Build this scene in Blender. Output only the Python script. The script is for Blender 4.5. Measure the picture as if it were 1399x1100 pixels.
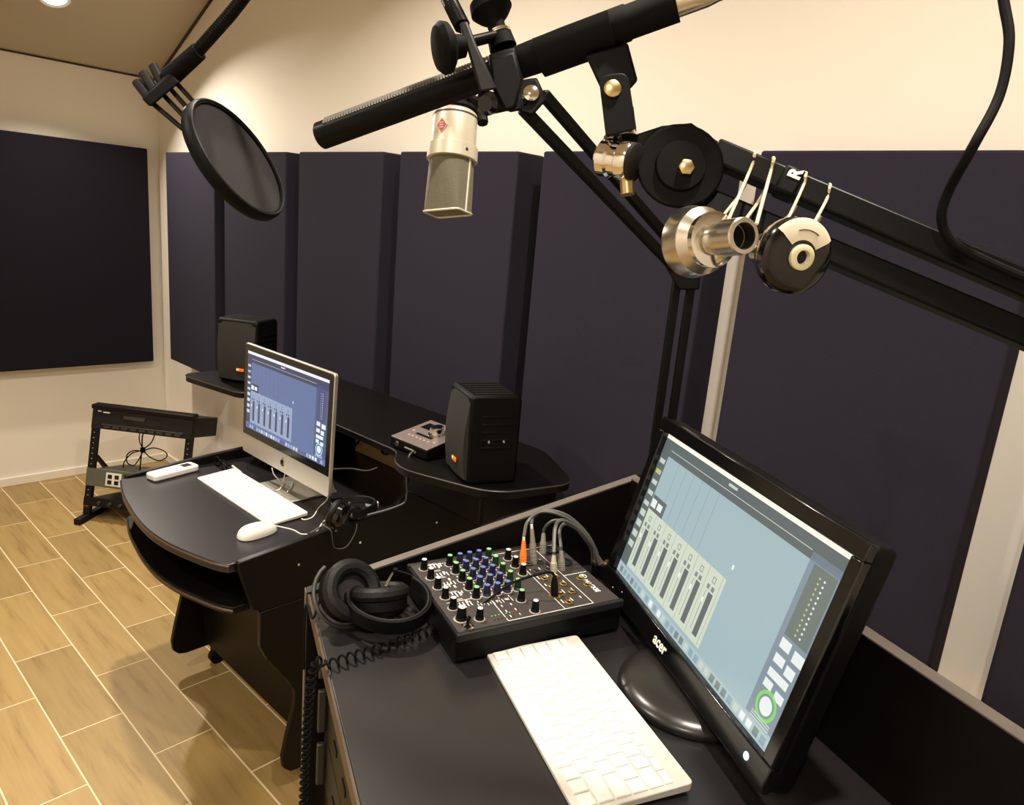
import bpy, bmesh, math, random
import numpy as np
from mathutils import Vector, Matrix
random.seed(7)
PI = math.pi
for o in list(bpy.data.objects): bpy.data.objects.remove(o)
scene = bpy.context.scene
C = scene.collection

# ---------------------------------------------------------------- camera
CAM = Vector((0.0, 0.0, 1.6))
RIGHT = Vector((0.7228, 0.6857, 0.0861)); DOWN = Vector((0.2238, -0.1143, -0.9679)); FWD = Vector((-0.6538, 0.7189, -0.2360))
cd = bpy.data.cameras.new('camera'); cam = bpy.data.objects.new('camera', cd); C.objects.link(cam)
cd.sensor_fit = 'HORIZONTAL'; cd.sensor_width = 36.0; cd.lens = 36.0 * 995.0 / 1399.0
cd.clip_start = 0.02; cd.clip_end = 60
M = Matrix((( RIGHT.x, -DOWN.x, -FWD.x, CAM.x), (RIGHT.y, -DOWN.y, -FWD.y, CAM.y), (RIGHT.z, -DOWN.z, -FWD.z, CAM.z), (0, 0, 0, 1)))
loc, rot, _ = M.decompose(); cam.location = loc; cam.rotation_mode = 'QUATERNION'; cam.rotation_quaternion = rot
scene.camera = cam
# ---------------------------------------------------------------- world, exposure
w = bpy.data.worlds.new('world'); scene.world = w; w.use_nodes = True
w.node_tree.nodes['Background'].inputs[0].default_value = (1.0, 0.9, 0.75, 1); w.node_tree.nodes['Background'].inputs[1].default_value = 0.02
vs = scene.view_settings; vs.view_transform = 'Standard'; vs.look = 'None'; vs.gamma = 1; vs.use_curve_mapping = False; vs.exposure = 0.0
LAMP_COL = (1.0, 0.905, 0.775)
LAMP_W = 31.0
# ceiling lamps: x, y, power factor, beam angle (their fixtures are built further down, each with its own light)
LAMPS = [(-1.75, 0.75, 0.95, 130), (-0.15, 0.62, 1.15, 165), (-1.60, -0.80, 0.9, 140), (0.30, -0.95, 0.9, 140)]

def ray(x, y):
    d = RIGHT * (x - 700) + DOWN * (y - 550) + FWD * 995.0
    return d / 995.0
def P(x, y, depth): return CAM + ray(x, y) * depth          # a point at a given distance in front of the camera
def PZ(x, y, z):                                            # a point on a horizontal surface
    d = ray(x, y); return CAM + d * ((z - CAM.z) / d.z)
def PY(x, y, Y):
    d = ray(x, y); return CAM + d * (Y / d.y)

# ---------------------------------------------------------------- materials
MATS = {}
def mat(name, col, rough=0.5, metal=0.0, spec=0.5, noise=None, bump=None, emit=None, coat=0.0, trans=0.0):
    """noise=(scale, amount) varies the colour, bump=(scale, strength) adds fine relief"""
    m = bpy.data.materials.new(name); m.use_nodes = True; nt = m.node_tree; b = nt.nodes['Principled BSDF']
    b.inputs['Base Color'].default_value = (*col, 1); b.inputs['Roughness'].default_value = rough
    b.inputs['Metallic'].default_value = metal; b.inputs['Specular IOR Level'].default_value = spec
    b.inputs['Coat Weight'].default_value = coat; b.inputs['Transmission Weight'].default_value = trans
    if emit:
        b.inputs['Emission Color'].default_value = (*emit[0], 1); b.inputs['Emission Strength'].default_value = emit[1]
    if noise or bump:
        tc = nt.nodes.new('ShaderNodeTexCoord')
    if noise:
        n = nt.nodes.new('ShaderNodeTexNoise'); n.inputs['Scale'].default_value = noise[0]; n.inputs['Detail'].default_value = 5
        nt.links.new(tc.outputs['Object'], n.inputs['Vector'])
        r = nt.nodes.new('ShaderNodeMix'); r.data_type = 'RGBA'
        r.inputs['A'].default_value = (*[c * (1 - noise[1]) for c in col], 1); r.inputs['B'].default_value = (*[min(1, c * (1 + noise[1])) for c in col], 1)
        nt.links.new(n.outputs['Fac'], r.inputs['Factor']); nt.links.new(r.outputs['Result'], b.inputs['Base Color'])
    if bump:
        n2 = nt.nodes.new('ShaderNodeTexNoise'); n2.inputs['Scale'].default_value = bump[0]; n2.inputs['Detail'].default_value = 3
        nt.links.new(tc.outputs['Object'], n2.inputs['Vector'])
        bp = nt.nodes.new('ShaderNodeBump'); bp.inputs['Strength'].default_value = bump[1]; bp.inputs['Distance'].default_value = 0.002
        nt.links.new(n2.outputs['Fac'], bp.inputs['Height']); nt.links.new(bp.outputs['Normal'], b.inputs['Normal'])
    MATS[name] = m
    return m
def glow(name, col, s=1.0):
    m = bpy.data.materials.new(name); m.use_nodes = True; nt = m.node_tree; b = nt.nodes['Principled BSDF']
    b.inputs['Base Color'].default_value = (0.02, 0.02, 0.02, 1); b.inputs['Roughness'].default_value = 0.25
    b.inputs['Emission Color'].default_value = (*[((c / 255) / 12.92 if c < 10 else (((c / 255) + 0.055) / 1.055) ** 2.4) for c in col], 1)
    b.inputs['Emission Strength'].default_value = s
    MATS[name] = m
    return m
mat('wall', (0.82, 0.765, 0.68), 0.9, spec=0.2, noise=(1.5, 0.02), bump=(220, 0.06))
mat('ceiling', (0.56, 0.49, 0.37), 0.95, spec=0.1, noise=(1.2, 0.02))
mat('gap', (0.05, 0.035, 0.02), 0.9)
mat('grout', (0.70, 0.56, 0.36), 0.9)
mat('baseboard', (0.82, 0.76, 0.64), 0.6)
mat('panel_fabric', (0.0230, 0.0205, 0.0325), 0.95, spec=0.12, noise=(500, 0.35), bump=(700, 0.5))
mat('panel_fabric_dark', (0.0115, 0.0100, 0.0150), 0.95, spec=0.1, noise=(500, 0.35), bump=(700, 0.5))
mat('laminate', (0.0036, 0.0029, 0.0023), 0.40, spec=0.16, noise=(40, 0.25), bump=(300, 0.03))
mat('laminate_top', (0.0105, 0.0090, 0.0096), 0.33, spec=0.5, noise=(30, 0.15), bump=(500, 0.02))
mat('laminate_edge', (0.10, 0.085, 0.072), 0.45, noise=(30, 0.2))
mat('edge_brown', (0.05, 0.031, 0.018), 0.45, noise=(60, 0.3))
mat('black_plastic', (0.0030, 0.0029, 0.0028), 0.5, spec=0.10, bump=(900, 0.05))
mat('black_gloss', (0.003, 0.003, 0.003), 0.14, spec=0.5)
mat('black_rubber', (0.0032, 0.0030, 0.0028), 0.7, spec=0.10)
mat('black_metal', (0.0028, 0.0027, 0.0026), 0.38, spec=0.11, noise=(60, 0.2))
mat('grey_metal', (0.06, 0.06, 0.055), 0.45, metal=0.6)
mat('rib_lit', (0.10, 0.095, 0.08), 0.45)  # paler than the barrel: top light on the ribs is in the colour
mat('dark_grey', (0.011, 0.0105, 0.010), 0.5, spec=0.2)
mat('chrome', (0.80, 0.77, 0.72), 0.10, metal=1.0)
mat('brushed', (0.62, 0.58, 0.50), 0.25, metal=1.0, noise=(90, 0.1))
mat('aluminium', (0.58, 0.55, 0.49), 0.40, metal=0.8)
mat('brass', (0.62, 0.46, 0.22), 0.3, metal=1.0)
mat('gold_dull', (0.45, 0.33, 0.12), 0.35, metal=1.0)
mat('nickel', (0.50, 0.455, 0.355), 0.42, metal=0.4, noise=(40, 0.06))
mat('nickel_light', (0.58, 0.53, 0.42), 0.38, metal=0.35)
mat('mesh_grille', (0.20, 0.185, 0.13), 0.5, metal=0.5, noise=(1400, 0.55), bump=(1800, 1.0))
mat('red_badge', (0.40, 0.045, 0.025), 0.4)
mat('white_plastic', (0.68, 0.66, 0.61), 0.4)
mat('white_key', (0.74, 0.725, 0.68), 0.5)
mat('key_case', (0.55, 0.53, 0.48), 0.45)
mat('key_gap', (0.62, 0.59, 0.52), 0.4, metal=0.2)
mat('cream_rubber', (0.70, 0.60, 0.38), 0.6)
mat('cream_plastic', (0.74, 0.71, 0.50), 0.4)
mat('cream_print', (0.72, 0.64, 0.52), 0.35)
mat('white_print', (0.75, 0.72, 0.66), 0.6)
mat('grey_print', (0.30, 0.27, 0.24), 0.6)
mat('orange_plug', (0.90, 0.17, 0.012), 0.4)
mat('knob_blue', (0.003, 0.005, 0.032), 0.5)
mat('knob_green', (0.005, 0.022, 0.006), 0.4)
mat('cap_white', (0.78, 0.76, 0.70), 0.4)
mat('cap_blue', (0.09, 0.14, 0.36), 0.4)
mat('cap_green', (0.20, 0.50, 0.18), 0.4)
mat('mixer_face', (0.030, 0.025, 0.023), 0.5, noise=(120, 0.2))
mat('grey_cable', (0.075, 0.072, 0.066), 0.45)
mat('grey_plug', (0.19, 0.18, 0.14), 0.4)
mat('white_cable', (0.74, 0.71, 0.64), 0.45)
mat('leather', (0.0055, 0.005, 0.0046), 0.5, spec=0.25, noise=(120, 0.3), bump=(160, 0.35))
mat('red_band', (0.30, 0.035, 0.02), 0.4)
mat('pop_cloth', (0.012, 0.0095, 0.0105), 0.9, noise=(900, 0.5), bump=(1200, 0.6))
mat('purple_grey_metal', (0.20, 0.165, 0.155), 0.35, metal=0.3)
mat('rack_metal', (0.0055, 0.0045, 0.004), 0.5, spec=0.2)
mat('olive_metal', (0.085, 0.085, 0.065), 0.5, noise=(20, 0.15))
mat('shaded_wall', (0.62, 0.44, 0.21), 0.5)  # wall tone under the shelf, its shade put into the colour
mat('base_dark', (0.012, 0.011, 0.010), 0.28, spec=0.5)
mat('edge_dark', (0.035, 0.030, 0.024), 0.4)
mat('speaker_grille', (0.010, 0.0085, 0.0068), 0.7, noise=(600, 0.5), bump=(900, 0.8))
glow('led_blue', (170, 180, 255), 3.0)
glow('led_white', (255, 235, 215), 1.5)
glow('led_amber', (255, 190, 150), 1.2)
glow('lamp_lens', (255, 248, 225), 9.0)
glow('lcd_dark', (60, 62, 66), 0.6)
# wood-look floor tile: grain runs along the tile (local x), every tile has its own tone
def tile_material():
    m = bpy.data.materials.new('tile'); m.use_nodes = True; nt = m.node_tree; L = nt.links.new; b = nt.nodes['Principled BSDF']
    tc = nt.nodes.new('ShaderNodeTexCoord'); oi = nt.nodes.new('ShaderNodeObjectInfo')
    add = nt.nodes.new('ShaderNodeVectorMath'); add.operation = 'MULTIPLY_ADD'
    comb = nt.nodes.new('ShaderNodeCombineXYZ')
    mul = nt.nodes.new('ShaderNodeMath'); mul.operation = 'MULTIPLY'; mul.inputs[1].default_value = 60
    L(oi.outputs['Random'], mul.inputs[0]); L(mul.outputs[0], comb.inputs[0]); L(mul.outputs[0], comb.inputs[1]); L(mul.outputs[0], comb.inputs[2])
    add.inputs[1].default_value = (1, 1, 1); L(tc.outputs['Object'], add.inputs[0]); L(comb.outputs[0], add.inputs[2])
    mp = nt.nodes.new('ShaderNodeMapping'); mp.inputs['Scale'].default_value = (1.6, 16, 1); L(add.outputs[0], mp.inputs[0])
    n = nt.nodes.new('ShaderNodeTexNoise'); n.inputs['Scale'].default_value = 2.2; n.inputs['Detail'].default_value = 7; n.inputs['Roughness'].default_value = 0.6
    L(mp.outputs[0], n.inputs['Vector'])
    cr = nt.nodes.new('ShaderNodeValToRGB'); e = cr.color_ramp.elements
    e[0].position = 0.30; e[0].color = (0.235, 0.145, 0.048, 1); e[1].position = 0.62; e[1].color = (0.35, 0.236, 0.086, 1)
    k = cr.color_ramp.elements.new(0.44); k.color = (0.315, 0.208, 0.072, 1)
    L(n.outputs['Fac'], cr.inputs[0])
    hs = nt.nodes.new('ShaderNodeHueSaturation'); mr = nt.nodes.new('ShaderNodeMapRange'); mr.inputs['To Min'].default_value = 0.88; mr.inputs['To Max'].default_value = 1.10
    L(oi.outputs['Random'], mr.inputs['Value']); L(mr.outputs[0], hs.inputs['Value']); L(cr.outputs[0], hs.inputs['Color']); L(hs.outputs[0], b.inputs['Base Color'])
    b.inputs['Roughness'].default_value = 0.48; b.inputs['Specular IOR Level'].default_value = 0.35
    MATS['tile'] = m
tile_material()

# ---------------------------------------------------------------- mesh helpers
class MB:
    def __init__(s): s.v = []; s.f = []; s.mi = []; s.cur = 0
    def add(s, vs, fs):
        n = len(s.v); s.v += [tuple(v) for v in vs]; s.f += [tuple(i + n for i in f) for f in fs]; s.mi += [s.cur] * len(fs); return s
    def box(s, c, d, rot=None):
        c = Vector(c); h = [x / 2 for x in d]
        vs = [Vector((sx * h[0], sy * h[1], sz * h[2])) for sz in (-1, 1) for sy in (-1, 1) for sx in (-1, 1)]
        if rot is not None: vs = [rot @ v for v in vs]
        return s.add([c + v for v in vs], [(0, 2, 3, 1), (4, 5, 7, 6), (0, 1, 5, 4), (2, 6, 7, 3), (0, 4, 6, 2), (1, 3, 7, 5)])
    def hexa(s, b4, t4):
        return s.add(list(b4) + list(t4), [(3, 2, 1, 0), (4, 5, 6, 7), (0, 1, 5, 4), (1, 2, 6, 5), (2, 3, 7, 6), (3, 0, 4, 7)])
    def bar(s, p0, p1, wd, ht, up=(0, 0, 1)):                       # square bar between two points
        p0 = Vector(p0); p1 = Vector(p1); d = (p1 - p0).normalized(); a = d.cross(Vector(up)).normalized(); b = a.cross(d).normalized()
        q = [a * sx * wd / 2 + b * sy * ht / 2 for sx, sy in ((-1, -1), (1, -1), (1, 1), (-1, 1))]
        return s.add([p0 + x for x in q] + [p1 + x for x in q], [(0, 1, 2, 3), (7, 6, 5, 4), (0, 4, 5, 1), (1, 5, 6, 2), (2, 6, 7, 3), (3, 7, 4, 0)])
    def lathe(s, p0, axis, prof, seg=24, caps=True):                # prof: list of (t along axis, radius)
        p0 = Vector(p0); ax = Vector(axis).normalized(); t = Vector((0, 0, 1)) if abs(ax.z) < 0.9 else Vector((1, 0, 0))
        a = ax.cross(t).normalized(); b = ax.cross(a); vs = []
        for (h, r) in prof:
            for k in range(seg):
                an = 2 * PI * k / seg; vs.append(p0 + ax * h + (a * math.cos(an) + b * math.sin(an)) * r)
        fs = []
        for i in range(len(prof) - 1):
            for k in range(seg):
                k2 = (k + 1) % seg; fs.append((i * seg + k, i * seg + k2, (i + 1) * seg + k2, (i + 1) * seg + k))
        if caps:
            fs.append(tuple(range(seg))[::-1]); fs.append(tuple((len(prof) - 1) * seg + k for k in range(seg)))
        return s.add(vs, fs)
    def cyl(s, p0, p1, r0, r1=None, seg=20):
        p0 = Vector(p0); p1 = Vector(p1); return s.lathe(p0, p1 - p0, [(0, r0), ((p1 - p0).length, r0 if r1 is None else r1)], seg)
    def tube(s, pts, r, seg=8, closed=False):
        pts = [Vector(p) for p in pts]; n = len(pts)
        rs = r if isinstance(r, (list, tuple)) else [r] * n
        T = []
        for i in range(n):
            a = pts[(i - 1) % n] if (closed or i > 0) else pts[i]; b = pts[(i + 1) % n] if (closed or i < n - 1) else pts[i]
            T.append((b - a).normalized())
        nrm = T[0].orthogonal().normalized(); vs = []
        for i in range(n):
            nrm = (nrm - T[i] * nrm.dot(T[i])).normalized(); bn = T[i].cross(nrm)
            for k in range(seg):
                an = 2 * PI * k / seg; vs.append(pts[i] + (nrm * math.cos(an) + bn * math.sin(an)) * rs[i])
        fs = []
        for i in range(n if closed else n - 1):
            j = (i + 1) % n
            for k in range(seg):
                k2 = (k + 1) % seg; fs.append((i * seg + k, i * seg + k2, j * seg + k2, j * seg + k))
        if not closed:
            fs.append(tuple(range(seg))[::-1]); fs.append(tuple((n - 1) * seg + k for k in range(seg)))
        return s.add(vs, fs)
    def prism(s, poly, to3, h):                                     # poly 2-D; to3(p, k) maps to 3-D for k = 0, 1 (times h)
        n = len(poly); vs = [to3(p, 0) for p in poly] + [to3(p, h) for p in poly]
        fs = [tuple(range(n))[::-1], tuple(range(n, 2 * n))] + [(i, (i + 1) % n, n + (i + 1) % n, n + i) for i in range(n)]
        return s.add(vs, fs)
    def quad(s, a, b, c, d): return s.add([a, b, c, d], [(0, 1, 2, 3)])
    def build(s, name, m, parent=None, bev=0.0, seg=2, world=True, smooth=True, ang=35, sub=0):
        """vertices are in world space unless world=False; they are moved into the parent's frame"""
        me = bpy.data.meshes.new(name)
        vs = s.v
        if parent is not None and world:
            inv = world_matrix(parent).inverted(); vs = [tuple(inv @ Vector(v)) for v in vs]
            off = Vector((0, 0, 0))
        o = bpy.data.objects.new(name, me); C.objects.link(o)
        if parent is None:
            xs = np.array(vs); lo = xs.min(0); hi = xs.max(0); ctr = ((lo + hi) / 2); ctr[2] = lo[2]
            vs = [tuple(np.array(v) - ctr) for v in vs]; o.location = ctr
        else: o.parent = parent
        me.from_pydata(vs, [], s.f)
        for mm in (m if isinstance(m, (list, tuple)) else [m]): me.materials.append(MATS[mm])
        for p, i in zip(me.polygons, s.mi): p.material_index = i
        bm = bmesh.new(); bm.from_mesh(me); bmesh.ops.recalc_face_normals(bm, faces=bm.faces); bm.to_mesh(me); bm.free()
        if smooth:
            me.shade_smooth(); me.set_sharp_from_angle(angle=math.radians(ang))
        if bev:
            b = o.modifiers.new('bevel', 'BEVEL'); b.width = bev; b.segments = seg; b.limit_method = 'ANGLE'; b.angle_limit = math.radians(40)
        if sub:
            b = o.modifiers.new('sub', 'SUBSURF'); b.levels = sub; b.render_levels = sub
        return o
def world_matrix(o):
    m = Matrix.LocRotScale(o.location, o.rotation_euler if o.rotation_mode != 'QUATERNION' else o.rotation_quaternion, o.scale)
    return world_matrix(o.parent) @ m if o.parent else m
def tag(o, label, cat, group=None):
    o['label'] = label; o['category'] = cat
    if group: o['group'] = group
    return o
def thing(name, label, cat, loc=(0, 0, 0), yaw=0.0, group=None):
    o = bpy.data.objects.new(name, None); C.objects.link(o); o.location = loc; o.rotation_euler = (0, 0, yaw); o.empty_display_size = 0.05
    return tag(o, label, cat, group)
def struct(o): o['kind'] = 'structure'; return o
def spline(pts, n=12):                                              # Catmull-Rom through the points
    pts = [Vector(p) for p in pts]; out = []
    q = [pts[0] * 2 - pts[1]] + pts + [pts[-1] * 2 - pts[-2]]
    for i in range(1, len(q) - 2):
        a, b, c, d = q[i - 1], q[i], q[i + 1], q[i + 2]
        for k in range(n):
            t = k / n
            out.append(0.5 * ((2 * b) + (c - a) * t + (2 * a - 5 * b + 4 * c - d) * t * t + (3 * b - a - 3 * c + d) * t ** 3))
    return out + [pts[-1]]
def text_mesh(name, body, size, m, parent, origin, xdir, ydir, thick=0.0004, align='LEFT', bold=0.0):
    cu = bpy.data.curves.new(name, 'FONT'); cu.body = body; cu.size = size; cu.extrude = thick; cu.align_x = align; cu.offset = bold
    t = bpy.data.objects.new(name, cu); C.objects.link(t)
    dg = bpy.context.evaluated_depsgraph_get(); me = bpy.data.meshes.new_from_object(t.evaluated_get(dg))
    bpy.data.objects.remove(t)
    o = bpy.data.objects.new(name, me); C.objects.link(o); me.materials.clear(); me.materials.append(MATS[m])
    x = Vector(xdir).normalized(); y = Vector(ydir).normalized(); z = x.cross(y).normalized()
    mm = Matrix(((x.x, y.x, z.x, origin[0]), (x.y, y.y, z.y, origin[1]), (x.z, y.z, z.z, origin[2]), (0, 0, 0, 1)))
    me.transform(world_matrix(parent).inverted() @ mm); o.parent = parent
    return o

# ================================================================= the room
XB, YA, XR, YF = -4.44, 1.745, 1.6, -1.6                             # left wall, back wall, right wall, front wall
ZC0, SL, XK = 2.2075, 0.463, -2.95                                   # ceiling rises from the left wall up to XK, then runs flat
ZCK = ZC0 + SL * (XK - XB)
def zc(x): return ZC0 + SL * (min(x, XK) - XB)
fl = struct(MB().box(((XB + XR) / 2, (YF + YA) / 2, -0.0510), (XR - XB + 0.2, YA - YF + 0.2, 0.10)).build('floor', 'grout'))
TLX, TLY, G = 0.490, 0.1765, 0.0045
tile_me = {}
def tile(x0, x1, y0, y1):
    x0 = max(x0, XB + 0.003); x1 = min(x1, XR - 0.003); y0 = max(y0, YF + 0.003); y1 = min(y1, YA - 0.003)
    if x1 - x0 < 0.02 or y1 - y0 < 0.02: return
    key = (round(x1 - x0, 3), round(y1 - y0, 3))
    if key not in tile_me:
        a, b = (x1 - x0 - G) / 2, (y1 - y0 - G) / 2; e = 0.0012; me = bpy.data.meshes.new('tile')
        me.from_pydata([(-a, -b, -0.005), (a, -b, -0.005), (a, b, -0.005), (-a, b, -0.005), (-a, -b, -e), (a, -b, -e), (a, b, -e), (-a, b, -e),
                        (-a + e, -b + e, 0), (a - e, -b + e, 0), (a - e, b - e, 0), (-a + e, b - e, 0)], [],
                       [(0, 1, 5, 4), (1, 2, 6, 5), (2, 3, 7, 6), (3, 0, 4, 7), (4, 5, 9, 8), (5, 6, 10, 9), (6, 7, 11, 10), (7, 4, 8, 11), (8, 9, 10, 11)])
        me.materials.append(MATS['tile']); tile_me[key] = me
    o = bpy.data.objects.new('tile', tile_me[key]); C.objects.link(o); o.parent = fl
    o.location = Vector(((x0 + x1) / 2, (y0 + y1) / 2, 0)) - fl.location
r0 = 0.438 * 1.6
for j in range(-14, 8):
    y0 = r0 + j * TLY; off = -1.8204 * 1.6 + (0 if j % 2 == 0 else TLX / 2)
    for i in range(-5, 11): tile(off + i * TLX, off + (i + 1) * TLX, y0, y0 + TLY)

prof = [(XB, -0.06), (XR, -0.06), (XR, ZCK), (XK, ZCK), (XB, ZC0)]
T = 0.12
struct(MB().prism(prof, lambda p, k: (p[0], YA + k, p[1]), T).build('wall_back', 'wall'))
struct(MB().prism(prof, lambda p, k: (p[0], YF - k, p[1]), T).build('wall_front', 'wall'))
struct(MB().box((XB - T / 2, (YF + YA) / 2, (ZC0 - 0.06) / 2), (T, YA - YF, ZC0 + 0.06)).build('wall_left', 'wall'))
struct(MB().box((XR + T / 2, (YF + YA) / 2, (ZCK - 0.06) / 2), (T, YA - YF, ZCK + 0.06)).build('wall_right', 'wall'))
cp = [(XB - T, ZC0), (XB, ZC0), (XK, ZCK), (XR + T, ZCK), (XR + T, ZCK + 0.1), (XK - 0.02, ZCK + 0.1), (XB - T, ZC0 + 0.1)]
struct(MB().prism(cp, lambda p, k: (p[0], YF - T + k, p[1]), YA - YF + 2 * T).build('ceiling', 'ceiling'))
# dark strips put in for the shadow gap where ceiling meets walls
struct(MB().box((XB + 0.004, (YF + YA) / 2, ZC0 - 0.003), (0.008, YA - YF, 0.008)).build('shadow_strip_1', 'gap'))
sl = math.atan(SL)
struct(MB().bar((XB + 0.01, YA - 0.006, ZC0 - 0.004), (XK, YA - 0.006, ZCK - 0.006), 0.010, 0.009).build('shadow_strip_2', 'gap'))
struct(MB().box((XB + 0.006, (YF + YA) / 2, 0.024), (0.012, YA - YF, 0.048)).build('baseboard_left', 'baseboard', bev=0.003))
struct(MB().box(((XB + XR) / 2, YA - 0.006, 0.024), (XR - XB - 0.03, 0.012, 0.048)).build('baseboard_back', 'baseboard', bev=0.003))

# ceiling downlights
def downlight(loc, normal, power, label, beam=130):
    n = Vector(normal).normalized(); t = thing('ceiling_downlight', label, 'ceiling light', loc, group='recessed ceiling downlights')
    p = Vector(loc)
    MB().lathe(p, n, [(0.0, 0.048), (0.006, 0.062), (0.004, 0.066), (0.0, 0.068)], 32, caps=False).build('trim_ring', 'white_plastic', t)
    MB().lathe(p, n, [(0.0, 0.0475), (0.003, 0.046), (0.004, 0.02)], 32).build('lens', 'lamp_lens', t)
    ld = bpy.data.lights.new('downlight', 'AREA'); ld.shape = 'DISK'; ld.size = 0.09; ld.energy = power; ld.color = LAMP_COL; ld.spread = math.radians(beam)
    lo = bpy.data.objects.new('downlight', ld); C.objects.link(lo); lo.parent = t; lo.location = n * 0.008
    lo.rotation_mode = 'QUATERNION'; lo.rotation_quaternion = n.to_track_quat('-Z', 'Y')
d = ray(75, -3); tt = (ZC0 - CAM.z + SL * (-XB)) / (d.z - SL * d.x)
S1 = CAM + d * tt
downlight(S1, (SL, 0, -1), LAMP_W * 0.85, 'round recessed downlight glowing in the sloping ceiling at the top left')
for i, (x, y, f, beam) in enumerate(LAMPS):
    downlight((x, y, ZCK), (0, 0, -1), LAMP_W * f, ['round recessed downlight above the black curved desk', 'round recessed downlight above the back wall right of the monitor',
              'round recessed downlight over the open floor', 'round recessed downlight behind the camera'][i], beam)

# ================================================================= acoustic panels
YP = 1.625
ords = ['leftmost', 'second', 'third', 'fourth', 'fifth', 'sixth', 'seventh']
for k in range(7):
    x0 = -4.048 + 0.651 * k
    o = MB().box((x0 + 0.2765, (YP + YA) / 2, (0.72 + 1.8105) / 2), (0.553, YA - YP - 0.0005, 1.8105 - 0.72)).build('acoustic_panel', 'panel_fabric', bev=0.006)
    tag(o, ['dark fabric acoustic panel on back wall, leftmost, beside the corner gap', 'dark fabric acoustic panel second from the corner on back wall',
            'dark fabric acoustic panel third from the corner on back wall', 'dark fabric acoustic panel behind the silver hanging microphone, fourth from the corner',
            'dark fabric acoustic panel behind the right small loudspeaker, fifth from the corner', 'widest looking dark fabric acoustic panel behind the large black monitor',
            'dark fabric acoustic panel cut by the right photo edge'][k], 'acoustic panel', 'dark acoustic panels on the back wall')
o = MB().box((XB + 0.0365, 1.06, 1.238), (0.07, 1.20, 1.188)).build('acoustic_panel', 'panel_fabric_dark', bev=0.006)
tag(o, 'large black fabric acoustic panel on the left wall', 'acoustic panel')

# ================================================================= far desk (curved front, on castors)
ZD = 0.745
dk = thing('studio_desk', 'black curved front studio desk on castors carrying the silver computer', 'desk', (-1.91, 1.1, 0))
XL, XR2 = -2.285, -1.54
front = [(-2.266, 0.752), (-2.15, 0.718), (-2.036, 0.697), (-1.95, 0.685), (-1.851, 0.680), (-1.76, 0.688), (-1.683, 0.705), (-1.60, 0.730), (-1.559, 0.752)]
fs = [tuple(p) for p in spline([(x, y, 0) for x, y in front], 5)]; fs = [(p[0], p[1]) for p in fs]
poly = fs + [(-1.559, 1.59), (-2.266, 1.59)]
top_o = MB().prism(poly, lambda p, k: (p[0], p[1], ZD - 0.024 + k), 0.024).build('desktop', 'laminate_top', dk, bev=0.003)
MB().tube([(p[0], p[1] + 0.001, ZD - 0.006) for p in fs], 0.0035, 6).build('edge_band', 'edge_brown', top_o)
fl2 = [(x * 0.985 - 0.028, y + 0.012) for x, y in fs]
poly = fl2 + [(-1.562, 0.998), (-2.264, 0.998)]
low = MB().prism(poly, lambda p, k: (p[0], p[1], 0.603 + k), 0.02).build('keyboard_shelf', 'laminate', dk, bev=0.003)
MB().tube([(p[0], p[1] + 0.001, 0.613) for p in fl2], 0.004, 6).build('edge_band', 'edge_brown', low)
side = [(0.765, 0.748), (0.772, 0.753), (0.966, 0.769), (1.036, 0.774), (1.20, 0.783), (1.245, 0.792), (1.268, 0.82), (1.275, 0.86), (1.275, 0.944), (1.60, 0.944), (1.60, 0.60), (0.83, 0.60), (0.805, 0.612), (0.80, 0.622)]
leg = [(0.825, 0.599), (0.825, 0.50), (0.845, 0.455), (0.905, 0.365), (0.927, 0.325), (0.928, 0.285), (0.905, 0.19), (0.893, 0.13), (0.897, 0.095), (0.915, 0.076), (0.94, 0.07), (1.50, 0.07), (1.53, 0.09), (1.54, 0.12), (1.50, 0.30), (1.52, 0.599)]
for x0 in (XL, XR2 - 0.019):
    MB().prism(side, lambda p, k: (x0 + k, p[0], p[1]), 0.019).build('side_panel', 'laminate', dk, bev=0.003)
    MB().prism(leg, lambda p, k: (x0 + k, p[0], p[1]), 0.019).build('leg_panel', 'laminate', dk, bev=0.003)
MB().box((-1.9125, 1.01, 0.345), (XR2 - XL - 0.04, 0.018, 0.50)).build('modesty_panel', 'laminate', dk)
for x in (XL + 0.03, XR2 - 0.03):
    for y in (1.04, 1.42):
        c = MB().cyl((x - 0.012, y, 0.026), (x + 0.012, y, 0.026), 0.026).build('castor', 'black_plastic', dk)
        MB().box((x, y, 0.058), (0.03, 0.03, 0.022)).build('castor_fork', 'black_plastic', c)
for (y, z) in ((0.93, 0.70), (1.12, 0.71), (1.40, 0.70)):
    MB().lathe((XR2, y, z), (1, 0, 0), [(0, 0.004), (0.0012, 0.0035)], 10).build('screw', 'chrome', dk)
# raised bridge shelf with a rounded wing at each end
ZS = 0.965
def rounded(pts, rr, n=5):
    out = []; N = len(pts)
    for i in range(N):
        a, b, c = Vector(pts[i - 1]), Vector(pts[i]), Vector(pts[(i + 1) % N]); r = rr[i]
        if r == 0: out.append((b.x, b.y)); continue
        u = (a - b).normalized(); v = (c - b).normalized()
        for k in range(n + 1):
            t = k / n; p = (b + u * r * (1 - t)).lerp(b + v * r * t, t) ; q = b + u * r * (1 - t) ** 2 + v * r * t ** 2
            out.append((q.x, q.y))
    return out
shelf = rounded([(-2.66, 1.585), (-2.66, 1.10), (-2.31, 1.155), (-2.30, 1.225), (-1.52, 1.225), (-1.44, 1.13), (-1.14, 1.22), (-1.075, 1.45), (-1.30, 1.59)],
                [0.03, 0.06, 0.03, 0.03, 0.04, 0.09, 0.07, 0.05, 0.05])
sh = MB().prism(shelf, lambda p, k: (p[0], p[1], ZS - 0.022 + k), 0.022).build('bridge_shelf', 'laminate', dk, bev=0.004)
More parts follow.
